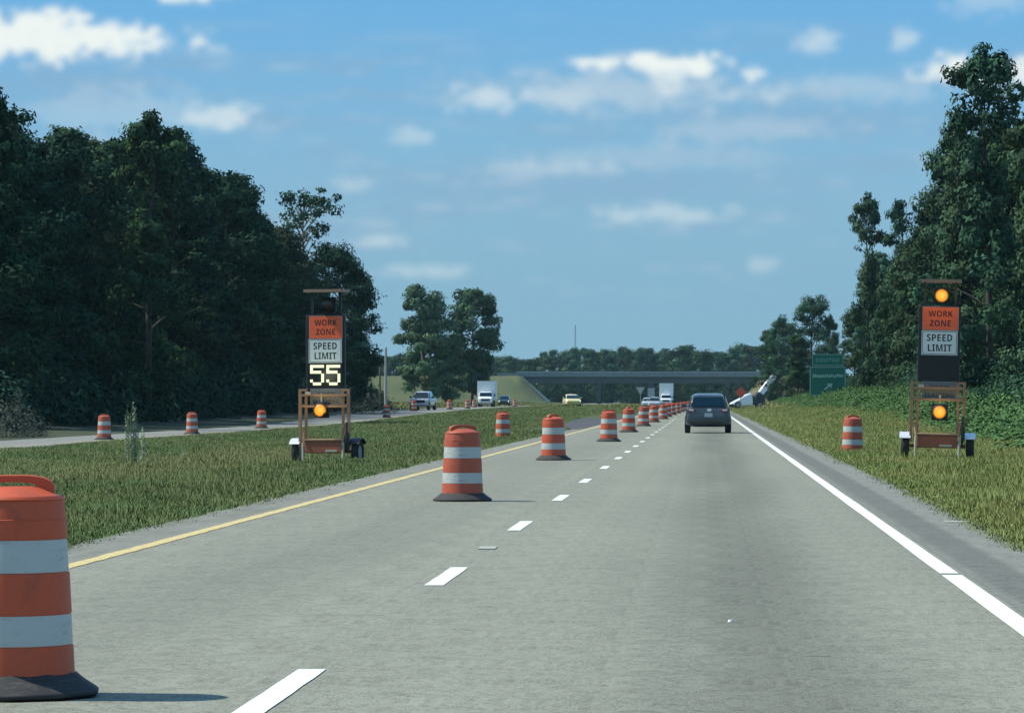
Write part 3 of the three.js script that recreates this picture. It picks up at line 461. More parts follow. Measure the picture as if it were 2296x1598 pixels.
function barrel(px, d, turn, label, group, y, X = xAt(px, d)) {
  let b;
  if (!firstBarrel) {
    b = firstBarrel = base('traffic_barrel', [0, 0, 0], 0, label, 'barrel', group);
    mesh('body', barrelParts.body, orangeM, b); mesh('rib', barrelParts.seam, orangeM, b); mesh('handle', barrelParts.handle, orangeM, b); mesh('base_ring', barrelParts.ring, rubber, b); mesh('reflective_band', barrelParts.upper, sheetM, b); mesh('reflective_band', barrelParts.lower, sheetM, b);
  } else { b = copy(firstBarrel, label); delete b.userData.group; if (group) b.userData.group = group; }
  const v = Math.floor(Math.abs(px * 7.3 + d)) % 4;
  for (const c of b.children) { if (c.material === orangeM || oranges.includes(c.material)) c.material = oranges[v]; else if (c.name === 'reflective_band') c.material = sheets[(v + 1) % 3]; }
  b.position.set(X, y ?? land(X, d), -d); b.rotation.y = turn; b.rotation.z = 0.012 * Math.sin(d * 3.1); return b;
}
const LINE = 'barrels closing the left lane';
barrel(34, 18.44, 0.1, 'huge nearest orange and white barrel cut off by the left picture edge', LINE, 0.002);
barrel(1037, 53.7, 0.5, 'second barrel from the viewer in the lane-closing line, on bare lane', LINE, 0.002);
barrel(1241, 89.3, 0.9, 'third barrel from the viewer in the lane-closing line', LINE, 0.002);
barrel(1365, 127.5, 0.3, 'fourth barrel of the lane-closing line beside the grey paved wedge', LINE, 0.002);
barrel(1410, 163, 1.1, 'fifth barrel of the lane-closing line, just left of a lane dash', LINE, 0.002);
barrel(1443, 198, 0.7, 'sixth barrel of the lane-closing line, its left half clear', LINE, 0.002);
barrel(1466, 231, 0.2, 'seventh barrel of the lane-closing line, overlapping the sixth', LINE, 0.002);
for (const [px, d, n] of [[1487, 265, 'eighth'], [1497, 298, 'ninth'], [1508, 332, 'tenth'], [1519, 366, 'eleventh'], [1528, 402, 'twelfth'], [1536, 440, 'thirteenth'], [1543, 480, 'last and farthest']]) barrel(px, d, d, n + ' barrel of the lane-closing line, small at its crowded far end', LINE, 0.002);
barrel(1911, 105, 0.6, 'barrel standing alone in grass of the right verge', undefined, land(xAt(1911, 105), 105) - 0.02).rotation.z = -0.02;
barrel(1128, 146, 0.4, 'barrel in the median grass behind the nearest lane barrels', undefined);
barrel(207, 158, 0.2, 'leftmost barrel across the median on the opposite carriageway edge', undefined, oppLevel(158) + 0.004, -24.2);
barrel(419, 183, 0.8, 'second barrel from the left on the opposite carriageway', undefined, oppLevel(183) + 0.004, -23.9);
barrel(578, 218, 0.5, 'third barrel from the left on the opposite carriageway', undefined, oppLevel(218) + 0.004, -24.6);
barrel(867, 300, 0.5, 'shaded barrel at the foot of the grey pole', undefined);
for (const [px, d, n] of [[928, 372, 'just left of the silver pickup truck'], [1008, 420, 'at the foot of the lone trees'], [1048, 455, 'between the lone tree trunks and the box truck'], [1063, 520, 'just left of the white box truck'], [1154, 560, 'right of the black oncoming car']]) barrel(px, d, d, 'tiny far barrel ' + n, 'far barrels along the oncoming traffic', land(xAt(px, d), d) + 0.05);

// ------------------------------------------------------------------ digital speed-limit trailers
function print(w, h, draw) { const c = document.createElement('canvas'); c.width = w; c.height = h; draw(c.getContext('2d'), w, h); const t = new THREE.CanvasTexture(c); t.colorSpace = THREE.SRGBColorSpace; return t; }
function signFace(bg, ink, lines, size, border) {
  return print(512, 320, (g, w, h) => {
    g.fillStyle = bg; g.fillRect(0, 0, w, h);
    const r = rng(lines.join('').length * 7 + size); for (let i = 0; i < 240; i++) { g.fillStyle = `rgba(${r() < 0.5 ? '60,50,40' : '255,255,250'},${0.02 + 0.05 * r()})`; g.fillRect(r() * w, r() * h, 4 + r() * 40, 3 + r() * 20); }
    if (border) { g.strokeStyle = ink; g.lineWidth = 7; g.beginPath(); g.roundRect(12, 12, w - 24, h - 24, 18); g.stroke(); }
    g.fillStyle = ink; g.textAlign = 'center'; g.textBaseline = 'middle'; g.font = `bold ${size}px sans-serif`;
    lines.forEach((s, i) => g.fillText(s, w / 2, h * (lines.length === 1 ? 0.5 : 0.29 + 0.42 * i), w * 0.86));
  });
}
const faceO = new THREE.MeshStandardMaterial({ map: signFace('#f26434', '#2b1714', ['WORK', 'ZONE'], 118, false), roughness: 0.45 });
const faceW = new THREE.MeshStandardMaterial({ map: signFace('#d6dcd6', '#1b1f22', ['SPEED', 'LIMIT'], 128, true), roughness: 0.45 });
const faceG = new THREE.MeshStandardMaterial({ map: signFace('#6c6c66', '#33342f', ['WHEN', 'FLASHING'], 100, false), roughness: 0.6 });
const backM = mat([0.018, 0.022, 0.024], 0.55), alu = mat([0.5, 0.5, 0.48], 0.4, { metalness: 0.5 }), cellM = new THREE.MeshPhysicalMaterial({ color: 0x0b1420, roughness: 0.15, clearcoat: 1 });
const rustTex = scuff(21, [0.33, 0.20, 0.115], [0.15, 0.07, 0.04], 1.6), frameM = new THREE.MeshStandardMaterial({ map: rustTex, roughness: 0.75 });
const boxRust = new THREE.MeshStandardMaterial({ map: scuff(22, [0.30, 0.10, 0.055], [0.12, 0.055, 0.035], 1.7), roughness: 0.8 });
const legM = mat([0.44, 0.43, 0.34], 0.6), fenderM = mat([0.72, 0.74, 0.74], 0.25, { metalness: 0.3 }), tyreM = mat([0.02, 0.02, 0.021], 0.9), rimM = mat([0.32, 0.32, 0.31], 0.45, { metalness: 0.4 });
const amberOn = new THREE.MeshStandardMaterial({ color: 0x331800, emissive: new THREE.Color().setRGB(0.74, 0.22, 0.01), emissiveIntensity: 1.0, roughness: 0.4 });
const amberHot = new THREE.MeshStandardMaterial({ color: 0x331800, emissive: new THREE.Color().setRGB(0.92, 0.37, 0.03), emissiveIntensity: 1.0, roughness: 0.4 });
const lensOff = new THREE.MeshStandardMaterial({ color: new THREE.Color().setRGB(0.05, 0.03, 0.012), roughness: 0.2 });
const ledOn = new THREE.MeshStandardMaterial({ color: 0x222222, emissive: new THREE.Color().setRGB(0.95, 1.0, 0.62), emissiveIntensity: 1.0 });
function beacon(parent, x, y, z, lit) {
  const g = new THREE.Group(); g.name = 'beacon_light'; g.position.set(x, y, z); parent.add(g);
  mesh('housing', merge([box(0.40, 0.40, 0.05, 0, 0, -0.13, 0.01), new THREE.CylinderGeometry(0.175, 0.14, 0.14, 24).rotateX(Math.PI / 2).translate(0, 0, -0.08), new THREE.TorusGeometry(0.165, 0.02, 8, 28)]), backM, g);
  const visor = new THREE.CylinderGeometry(0.178, 0.185, 0.2, 24, 1, true, Math.PI * 0.62, Math.PI * 0.76).rotateX(Math.PI / 2).rotateZ(Math.PI).translate(0, 0, 0.1);
  mesh('visor', visor, new THREE.MeshStandardMaterial({ color: 0x0a0c0d, side: THREE.DoubleSide, roughness: 0.7 }), g);
  const dome = new THREE.SphereGeometry(0.15, 24, 10, 0, 6.2832, 0, Math.PI / 2).rotateX(Math.PI / 2).scale(1, 1, 0.35);
  mesh('lens', dome, lit ? amberOn : lensOff, g);
  if (lit) { mesh('glow', new THREE.SphereGeometry(0.12, 20, 8, 0, 6.2832, 0, Math.PI / 2).rotateX(Math.PI / 2).scale(1, 1, 0.2).translate(0, 0, 0.035), amberHot, g); const l = new THREE.PointLight(new THREE.Color(1, 0.6, 0.15), 0.5); l.position.set(0, 0, 0.3); l.shadow.radius = 7; l.castShadow = true; g.add(l); }
}
function ledDigit(rows, p) { const a = []; rows.forEach((row, j) => [...row].forEach((ch, i) => { if (ch === '#') a.push(new RoundedBoxGeometry(p * 0.97, p * 0.97, 0.012, 1, 0.004).translate((i - 2) * p, (3 - j) * p, 0)); })); return merge(a); }
const FIVE = ['#####', '#....', '####.', '....#', '....#', '#...#', '.###.'];
function speedTrailer(px, d, label, o) {
  const X = xAt(px, d), t = base('speed_limit_trailer', onLand(X, d), o.turn, label, 'speed sign', 'speed-limit trailers'); t.rotation.z = o.lean;
  const s = (m, ...l) => merge(l);
  mesh('solar_panel', box(0.96, 0.05, 0.62, 0.01, 4.37, 0, 0.01), cellM, t); mesh('panel_frame', merge([box(0.99, 0.075, 0.03, 0.01, 4.37, 0.325), box(0.99, 0.075, 0.03, 0.01, 4.37, -0.325), box(0.03, 0.075, 0.62, -0.47, 4.37, 0), box(0.03, 0.075, 0.62, 0.49, 4.37, 0)]), mat([0.3, 0.19, 0.13], 0.6), t);
  mesh('mast', merge([box(0.06, 0.62, 0.06, -0.38, 4.04, -0.06), box(0.06, 0.62, 0.06, 0.37, 4.04, -0.06), box(0.69, 0.03, 0.04, 0, 4.12, -0.1), box(0.69, 0.03, 0.04, 0, 3.8, -0.1), box(0.08, 1.5, 0.08, 0, 2.4, -0.16)]), backM, t);
  mesh('display_cabinet', box(1.03, 1.86, 0.12, -0.01, 2.83, -0.02, 0.015), backM, t);
  const face = (name, m, w, h, x, y, z = 0.06) => { const g = mesh(name, box(w, h, 0.016, x, y, z), alu, t); mesh('print', new THREE.PlaneGeometry(w - 0.01, h - 0.01).translate(x, y, z + 0.0105), m, g); return g; };
  face('work_zone_panel', faceO, 0.88, 0.565, 0.015, 3.455); face('speed_limit_panel', faceW, 0.88, 0.60, 0.0, 2.86);
  const scr = mesh('led_screen', box(0.94, 0.56, 0.03, -0.005, 2.255, 0.055, 0.008), new THREE.MeshStandardMaterial({ color: 0x090b0b, roughness: 0.35 }), t);
  if (o.digits) { const dg = ledDigit(FIVE, 0.0735); for (const x of [-0.215, 0.215]) { const k = mesh('led_digit', dg, ledOn, scr); k.position.set(x, 2.255, 0.078); } const l = new THREE.PointLight(new THREE.Color(0.95, 1, 0.7), 0.25); l.position.set(0, 2.25, 0.4); l.shadow.radius = 10; scr.add(l); }
  face('lower_panel', faceG, 0.84, 0.46, 0.02, 1.68);
  const fr = [];
  for (const sx of [-1, 1]) { fr.push(box(0.07, 1.46, 0.07, sx * 0.64 - 0.01, 1.17, 0.12), box(0.06, 1.42, 0.06, sx * 0.49 - 0.01, 1.15, 0.1), box(0.2, 0.06, 0.06, sx * 0.565, 1.88, 0.11), box(0.2, 0.05, 0.05, sx * 0.565, 1.5, 0.11), bar([sx * 0.56, 0.9, 0.1], [sx * 0.5, 0.45, 0.3], 0.045)); }
  mesh('lift_frame', merge(fr), frameM, t); mesh('upper_rail', box(1.22, 0.055, 0.05, 0, 1.75, 0.16), frameM, t); mesh('lower_rail', box(1.22, 0.055, 0.05, 0, 1.47, 0.16), frameM, t);
  mesh('hinge_plate', box(0.13, 0.07, 0.03, -0.42, 1.80, 0.2), legM, t); mesh('hydraulic_ram', merge([cyl(0.028, 0.028, 0.7, 0.60, 0.72, 0.2, 10), cyl(0.05, 0.05, 0.3, 0.62, 0.66, 0.22, 10)]), backM, t);
  beacon(t, 0.03, 4.02, 0.02, o.top); beacon(t, o.bx, o.by, 0.26, true);
  mesh('beacon_bracket', merge([box(0.05, 0.34, 0.04, o.bx, o.by + 0.25, 0.13), box(0.04, 0.04, 0.2, o.bx, o.by, 0.13)]), legM, t);
  const bx = mesh('battery_box', box(1.0, 0.3, 0.62, 0.0, 0.44, -0.1, 0.02), boxRust, t); mesh('lid', box(1.03, 0.05, 0.66, 0, 0.62, -0.1, 0.012), frameM, bx); mesh('latch', box(0.3, 0.05, 0.03, 0.2, 0.35, 0.225), legM, bx);
  mesh('axle_beam', box(1.36, 0.08, 0.08, 0, 0.33, -0.1), boxRust, t); mesh('tow_bar', merge([bar([-0.35, 0.38, -0.4], [0, 0.4, -1.7], 0.07), bar([0.35, 0.38, -0.4], [0, 0.4, -1.7], 0.07)]), frameM, t);
  for (const sx of [-1, 1]) {
    const w = mesh('wheel', new THREE.TorusGeometry(0.235, 0.085, 12, 28).rotateY(Math.PI / 2).scale(1.15, 1, 1).translate(sx * 0.79, 0.31, -0.1), tyreM, t); mesh('rim', cyl(0.17, 0.17, 0.13, 0, 0, 0, 20).rotateZ(Math.PI / 2).translate(sx * 0.79, 0.31, -0.1), rimM, w);
    const fo = o.fender[sx < 0 ? 0 : 1];
    const sh = new THREE.Shape(); for (let i = 0; i <= 14; i++) { const a = Math.PI * (0.2 + 0.6 * i / 14); sh[i ? 'lineTo' : 'moveTo'](Math.cos(a) * 0.385, Math.sin(a) * 0.36); } for (let i = 14; i >= 0; i--) { const a = Math.PI * (0.2 + 0.6 * i / 14); sh.lineTo(Math.cos(a) * 0.368, Math.sin(a) * 0.343); }
    mesh('fender', new THREE.ExtrudeGeometry(sh, { depth: 0.27, bevelEnabled: false }).translate(0, 0, -0.135).rotateY(Math.PI / 2).translate(sx * 0.79, 0.31, -0.1), fo ? fenderM : backM, t);
    mesh('stabilizer_leg', merge([cyl(0.032, 0.032, 0.52, sx * 0.53, 0.3, 0.27, 10), cyl(0.07, 0.05, 0.03, sx * 0.53, 0.04, 0.27, 10)]), legM, t);
  }
  return t;
}
speedTrailer(732, 99, 'speed-limit trailer in the median with lit white 55 digits', { turn: -0.22, lean: 0.004, top: false, digits: true, bx: -0.08, by: 1.37, fender: [1, 0] });
speedTrailer(2101, 97, 'speed-limit trailer on the right verge with blank display and two amber beacons', { turn: -0.08, lean: -0.022, top: true, digits: false, bx: 0.04, by: 1.17, fender: [1, 1] });

// ------------------------------------------------------------------ vehicles
function loft(sections) { // sections: [z, half width low, half width high, y low, y high, corner]
  const n = 20, P = [], idx = [];
  for (const [z, a, b, y0, y1, c = 0.25] of sections) for (let i = 0; i < n; i++) { const th = (i + 0.5) / n * 2 * Math.PI, p = 2 / (2 + 6 * (1 - c)), cx = Math.sign(Math.cos(th)) * Math.pow(Math.abs(Math.cos(th)), p), sy = Math.sign(Math.sin(th)) * Math.pow(Math.abs(Math.sin(th)), p), k = (sy + 1) / 2; P.push(cx * lerp(a, b, k), lerp(y0, y1, k), z); }
  const m = sections.length; for (let j = 0; j + 1 < m; j++) for (let i = 0; i < n; i++) { const a = j * n + i, b = j * n + (i + 1) % n; idx.push(a, a + n, b, b, a + n, b + n); }
  for (const [j, f] of [[0, 0], [m - 1, 1]]) { const c = P.length / 3; let x = 0, y = 0; for (let i = 0; i < n; i++) { x += P[(j * n + i) * 3]; y += P[(j * n + i) * 3 + 1]; } P.push(x / n, y / n, sections[j][0]); for (let i = 0; i < n; i++) { const a = j * n + i, b = j * n + (i + 1) % n; if (f) idx.push(c, b, a); else idx.push(c, a, b); } }
  const g = new THREE.BufferGeometry(); g.setAttribute('position', new THREE.Float32BufferAttribute(P, 3)); g.setIndex(idx); g.computeVertexNormals(); g.setAttribute('uv', new THREE.Float32BufferAttribute(new Float32Array(P.length / 3 * 2), 2)); return g;
}
const glassM = new THREE.MeshPhysicalMaterial({ color: 0x0a1012, roughness: 0.06, clearcoat: 1 });
const paint = (rgb, r = 0.35) => new THREE.MeshPhysicalMaterial({ color: new THREE.Color().setRGB(...rgb), roughness: r, clearcoat: 0.8, clearcoatRoughness: 0.08 });
const quad = (p) => { const g = new THREE.BufferGeometry(); g.setAttribute('position', new THREE.Float32BufferAttribute([p[0], p[1], p[2], p[0], p[2], p[3]].flat(), 3)); g.setAttribute('uv', new THREE.Float32BufferAttribute([0, 0, 1, 0, 1, 1, 0, 0, 1, 1, 0, 1], 2)); g.computeVertexNormals(); return g; };
function wheels(t, track, axles, r, w = 0.22) { for (const sx of [-1, 1]) for (const z of axles) { const k = mesh('wheel', new THREE.CylinderGeometry(r, r, w, 24).rotateZ(Math.PI / 2).translate(sx * track, r, z), tyreM, t); mesh('rim', new THREE.CylinderGeometry(r * 0.62, r * 0.58, w + 0.02, 18).rotateZ(Math.PI / 2).translate(sx * track, r, z), rimM, k); } }
// front of every vehicle points to -z; oncoming ones are turned round
function makeCar(name, pos, turn, label, body, o = {}) {
  const t = base(name, pos, turn, label, o.cat ?? 'car'), H = o.H ?? 1.6, k = H / 1.6;
  mesh('body', loft([[-2.3, 0.62, 0.66, 0.34, 0.72, 0.4], [-2.22, 0.80, 0.80, 0.27, 0.86, 0.3], [-1.8, 0.91, 0.87, 0.24, 0.98, 0.25], [-0.9, 0.93, 0.88, 0.24, 1.04, 0.22], [0.6, 0.935, 0.88, 0.24, 1.06, 0.2], [1.6, 0.935, 0.87, 0.25, 1.08, 0.2], [2.05, 0.92, 0.83, 0.28, 1.06, 0.24], [2.22, 0.88, 0.8, 0.32, 0.96, 0.3], [2.3, 0.80, 0.76, 0.40, 0.74, 0.4]].map(([z, a, b, y0, y1, c]) => [z, a, b, y0, y1 * (0.4 + 0.6 * k), c])), body, t);
  const yb = 1.0 * (0.4 + 0.6 * k);
  mesh('roof', loft([[-1.05, 0.78, 0.6, yb - 0.1, yb + 0.06, 0.2], [-0.35, 0.84, 0.62, yb - 0.1, H - 0.1, 0.25], [0.1, 0.85, 0.63, yb - 0.1, H - 0.02, 0.25], [0.9, 0.85, 0.63, yb - 0.1, H, 0.25], [1.6, 0.84, 0.62, yb - 0.1, H - 0.04, 0.25], [1.86, 0.82, 0.62, yb - 0.1, H - 0.14, 0.25], [2.1, 0.78, 0.7, yb - 0.1, yb + 0.08, 0.2]]), body, t);
  const rw = (z0, z1, y0, y1, w0, w1, s) => quad(s > 0 ? [[-w0, y0, z0], [w0, y0, z0], [w1, y1, z1], [-w1, y1, z1]] : [[w0, y0, z0], [-w0, y0, z0], [-w1, y1, z1], [w1, y1, z1]]);
  mesh('rear_window', rw(2.135, 1.895, yb + 0.085, H - 0.15, 0.70, 0.58, 1), glassM, t); mesh('windscreen', rw(-1.09, -0.42, yb + 0.05, H - 0.12, 0.7, 0.58, -1), glassM, t);
  for (const s of [-1, 1]) mesh('side_window', quad(s > 0 ? [[0.852, yb + 0.06, 1.7], [0.852, yb + 0.06, -0.75], [0.7, H - 0.14, -0.25], [0.7, H - 0.14, 1.6]] : [[-0.852, yb + 0.06, -0.75], [-0.852, yb + 0.06, 1.7], [-0.7, H - 0.14, 1.6], [-0.7, H - 0.14, -0.25]]), glassM, t);
  wheels(t, 0.82, [-1.42, 1.42], 0.34);
  const tl = new THREE.MeshPhysicalMaterial({ color: new THREE.Color().setRGB(0.13, 0.03, 0.03), roughness: 0.1, clearcoat: 1 }), clear = new THREE.MeshPhysicalMaterial({ color: new THREE.Color().setRGB(0.75, 0.75, 0.68), roughness: 0.15, clearcoat: 1 });
  const lampY = 0.90 * (0.4 + 0.6 * k);
  for (const s of [-1, 1]) { const a = mesh('tail_lamp', box(0.32, 0.15, 0.1, s * 0.66, lampY, 2.215, 0.03).rotateY(0), tl, t); mesh('lens', box(0.2, 0.055, 0.02, s * 0.67, lampY + 0.02, 2.272, 0.008), clear, a); mesh('headlight', box(0.34, 0.14, 0.12, s * 0.62, 0.72 * (0.4 + 0.6 * k), -2.2, 0.03), o.lights ?? clear, t); mesh('mirror', box(0.2, 0.13, 0.1, s * 0.98, yb + 0.1, -0.55, 0.03), body, t); mesh('reflector', box(0.16, 0.05, 0.02, s * 0.66, 0.5, 2.27), tl, t); }
  mesh('rear_bumper', box(1.5, 0.14, 0.1, 0, 0.40, 2.25, 0.03), mat([0.03, 0.032, 0.034], 0.6), t); mesh('license_plate', box(0.32, 0.16, 0.02, 0.02, 0.73, 2.30), mat([0.45, 0.48, 0.5], 0.5), t); mesh('badge', box(0.17, 0.11, 0.02, 0.05, 0.93 * (0.4 + 0.6 * k), 2.262, 0.008), mat([0.85, 0.86, 0.86], 0.2, { metalness: 0.9 }), t);
  mesh('grille', box(1.1, 0.2, 0.05, 0, 0.56, -2.27, 0.015), mat([0.012, 0.012, 0.013], 0.6), t); mesh('antenna_fin', new THREE.ConeGeometry(0.05, 0.09, 8).scale(0.6, 1, 1.8).translate(0, H + 0.04, 1.3), body, t);
  return t;
}
const own = makeCar('car', [xAt(1587, 160.8), 0.002, -160.8], 0.004, 'dark grey car driving ahead in the right lane, seen from behind', paint([0.030, 0.038, 0.045], 0.3), { H: 1.6 });
own.scale.set(1, 1, 1);
const glow = (i) => new THREE.MeshStandardMaterial({ color: 0xffffff, emissive: new THREE.Color().setRGB(1, 0.95, 0.75), emissiveIntensity: i });
makeCar('car', onLand(xAt(1282, 440), 440, 0.05), Math.PI + 0.12, 'yellow car facing us in the median left of the far barrels', paint([0.74, 0.64, 0.26]), { H: 1.45, lights: glow(1.1) });
makeCar('car', [xAt(1131, 640), oppLevel(640), -640], Math.PI, 'black oncoming car right of the white box truck', paint([0.02, 0.024, 0.028]), { H: 1.7, lights: glow(1.4) });
makeCar('car', [xAt(1452, 600), 0.0, -600], Math.PI, 'left pale car of the two facing us behind the barrel line', paint([0.5, 0.52, 0.52]), { H: 1.5 });
makeCar('car', [xAt(1467, 560), 0.0, -560], Math.PI, 'right silver car of the two facing us behind the barrel line', paint([0.42, 0.45, 0.47]), { H: 1.6 });
function makePickup(pos, label) {
  const t = base('pickup_truck', pos, Math.PI - 0.1, label, 'pickup truck'), b = paint([0.46, 0.50, 0.54], 0.3);
  mesh('body', loft([[-2.75, 0.82, 0.84, 0.45, 1.0, 0.25], [-2.65, 0.95, 0.93, 0.38, 1.14, 0.2], [-1.2, 0.99, 0.95, 0.36, 1.2, 0.16], [2.6, 0.99, 0.96, 0.38, 1.2, 0.12], [2.75, 0.96, 0.94, 0.45, 1.16, 0.15]]), b, t);
  mesh('cab', loft([[-1.35, 0.86, 0.68, 1.05, 1.16, 0.2], [-0.7, 0.9, 0.7, 1.05, 1.84, 0.25], [0.9, 0.9, 0.72, 1.05, 1.9, 0.22], [1.15, 0.88, 0.74, 1.05, 1.6, 0.2]]), b, t);
  mesh('windscreen', quad([[0.76, 1.22, -1.36], [-0.76, 1.22, -1.36], [-0.62, 1.78, -0.82], [0.62, 1.78, -0.82]]), glassM, t);
  mesh('grille', box(1.25, 0.3, 0.06, 0, 0.86, -2.74, 0.02), mat([0.012, 0.014, 0.018], 0.5), t); mesh('bumper', box(1.86, 0.2, 0.14, 0, 0.56, -2.76, 0.04), mat([0.6, 0.62, 0.65], 0.25, { metalness: 0.5 }), t);
  mesh('cargo_bed', box(1.6, 0.5, 1.5, 0, 0.96, 1.95), mat([0.03, 0.03, 0.03], 0.8), t);
  for (const s of [-1, 1]) { mesh('headlight', box(0.3, 0.24, 0.08, s * 0.78, 0.88, -2.72, 0.02), mat([0.7, 0.72, 0.72], 0.15), t); mesh('mirror', box(0.2, 0.22, 0.1, s * 1.12, 1.3, -0.95, 0.03), mat([0.03, 0.03, 0.03], 0.5), t); mesh('side_window', quad(s < 0 ? [[-0.905, 1.25, -1.0], [-0.905, 1.25, 0.9], [-0.74, 1.78, 0.85], [-0.74, 1.78, -0.6]] : [[0.905, 1.25, 0.9], [0.905, 1.25, -1.0], [0.74, 1.78, -0.6], [0.74, 1.78, 0.85]]), glassM, t); }
  wheels(t, 0.86, [-1.8, 1.75], 0.4, 0.27); return t;
}
makePickup([xAt(949, 398), oppLevel(398), -398], 'silver oncoming pickup truck left of the lone trees');
function makeBoxTruck(pos, turn, label, boxH) {
  const t = base('box_truck', pos, turn, label, 'truck'), wM = paint([0.8, 0.83, 0.83], 0.4);
  mesh('cargo_box', box(2.44, boxH, 5.2, 0, 1.0 + boxH / 2, 1.6, 0.03), mat([0.78, 0.8, 0.8], 0.5), t); mesh('roof_rail', box(2.46, 0.08, 0.06, 0, 1.0 + boxH - 0.03, -1.0), alu, t);
  mesh('cab', loft([[-3.0, 0.86, 0.86, 0.5, 1.15, 0.2], [-2.9, 0.98, 0.95, 0.42, 1.3, 0.15], [-2.3, 1.0, 0.94, 0.4, 1.45, 0.15], [-1.9, 1.0, 0.88, 0.4, 2.05, 0.15], [-1.05, 1.0, 0.88, 0.4, 2.15, 0.12]]), wM, t);
  mesh('windscreen', quad([[0.86, 1.45, -2.42], [-0.86, 1.45, -2.42], [-0.78, 1.98, -2.0], [0.78, 1.98, -2.0]]), glassM, t); mesh('grille', box(1.2, 0.32, 0.06, 0, 0.95, -2.98, 0.02), mat([0.015, 0.016, 0.018], 0.5), t); mesh('bumper', box(1.96, 0.2, 0.14, 0, 0.56, -3.0, 0.04), mat([0.3, 0.3, 0.31], 0.5), t);
  for (const s of [-1, 1]) { mesh('headlight', box(0.26, 0.22, 0.08, s * 0.78, 0.95, -2.95, 0.02), mat([0.7, 0.72, 0.72], 0.15), t); mesh('mirror', box(0.18, 0.4, 0.1, s * 1.24, 1.6, -2.0, 0.03), mat([0.03, 0.03, 0.03], 0.5), t); }
  wheels(t, 0.88, [-2.2, 2.6], 0.42, 0.3); return t;
}
makeBoxTruck([xAt(1091, 545), oppLevel(545), -545], Math.PI, 'white oncoming box truck right of the lone trees', 2.6);
makeBoxTruck([xAt(1494, 700), 0, -700], Math.PI, 'white truck facing us under the overpass behind the barrel line', 3.1);
{ // white works truck stopped on the right shoulder, nose to the left, a white chute raised behind its dark rear body
  const d = 600, X = xAt(1677, d), t = base('works_truck', [X, land(X, d) + 0.03, -d], 1.75, 'white works truck with raised white chute on the right shoulder', 'truck'), wM = paint([0.86, 0.88, 0.86], 0.4);
  mesh('cab', loft([[-2.75, 0.80, 0.74, 0.35, 0.6, 0.2], [-2.6, 0.98, 0.86, 0.3, 0.85, 0.2], [-1.5, 1.0, 0.9, 0.3, 1.4, 0.15], [-0.6, 1.0, 0.84, 0.3, 2.0, 0.15], [0.35, 1.0, 0.84, 0.3, 2.3, 0.12], [0.6, 0.98, 0.86, 0.35, 1.5, 0.1]]), wM, t);
  mesh('windscreen', quad([[0.8, 1.5, -1.36], [-0.8, 1.5, -1.36], [-0.72, 1.95, -0.72], [0.72, 1.95, -0.72]]), glassM, t);
  mesh('chassis', box(1.0, 0.22, 5.0, 0, 0.62, 0.2), mat([0.02, 0.02, 0.02], 0.7), t); wheels(t, 0.85, [-1.7, 1.7], 0.5, 0.34);
  mesh('rear_body', loft([[0.75, 0.95, 0.9, 0.5, 2.0, 0.15], [1.6, 1.0, 0.95, 0.45, 2.5, 0.2], [2.5, 0.95, 0.8, 0.4, 1.9, 0.3]]), mat([0.02, 0.024, 0.026], 0.6), t);
  const chuteM = mat([0.92, 0.93, 0.92], 0.5), ch = mesh('raised_chute', merge([bar([0, 1.9, 1.7], [0, 4.75, 3.9], 1.4, 0.75), bar([0, 4.3, 3.55], [0, 4.95, 4.05], 1.5, 0.5)]), chuteM, t); mesh('chute_ram', bar([0, 1.6, 2.4], [0, 3.2, 2.9], 0.14), backM, ch);
}

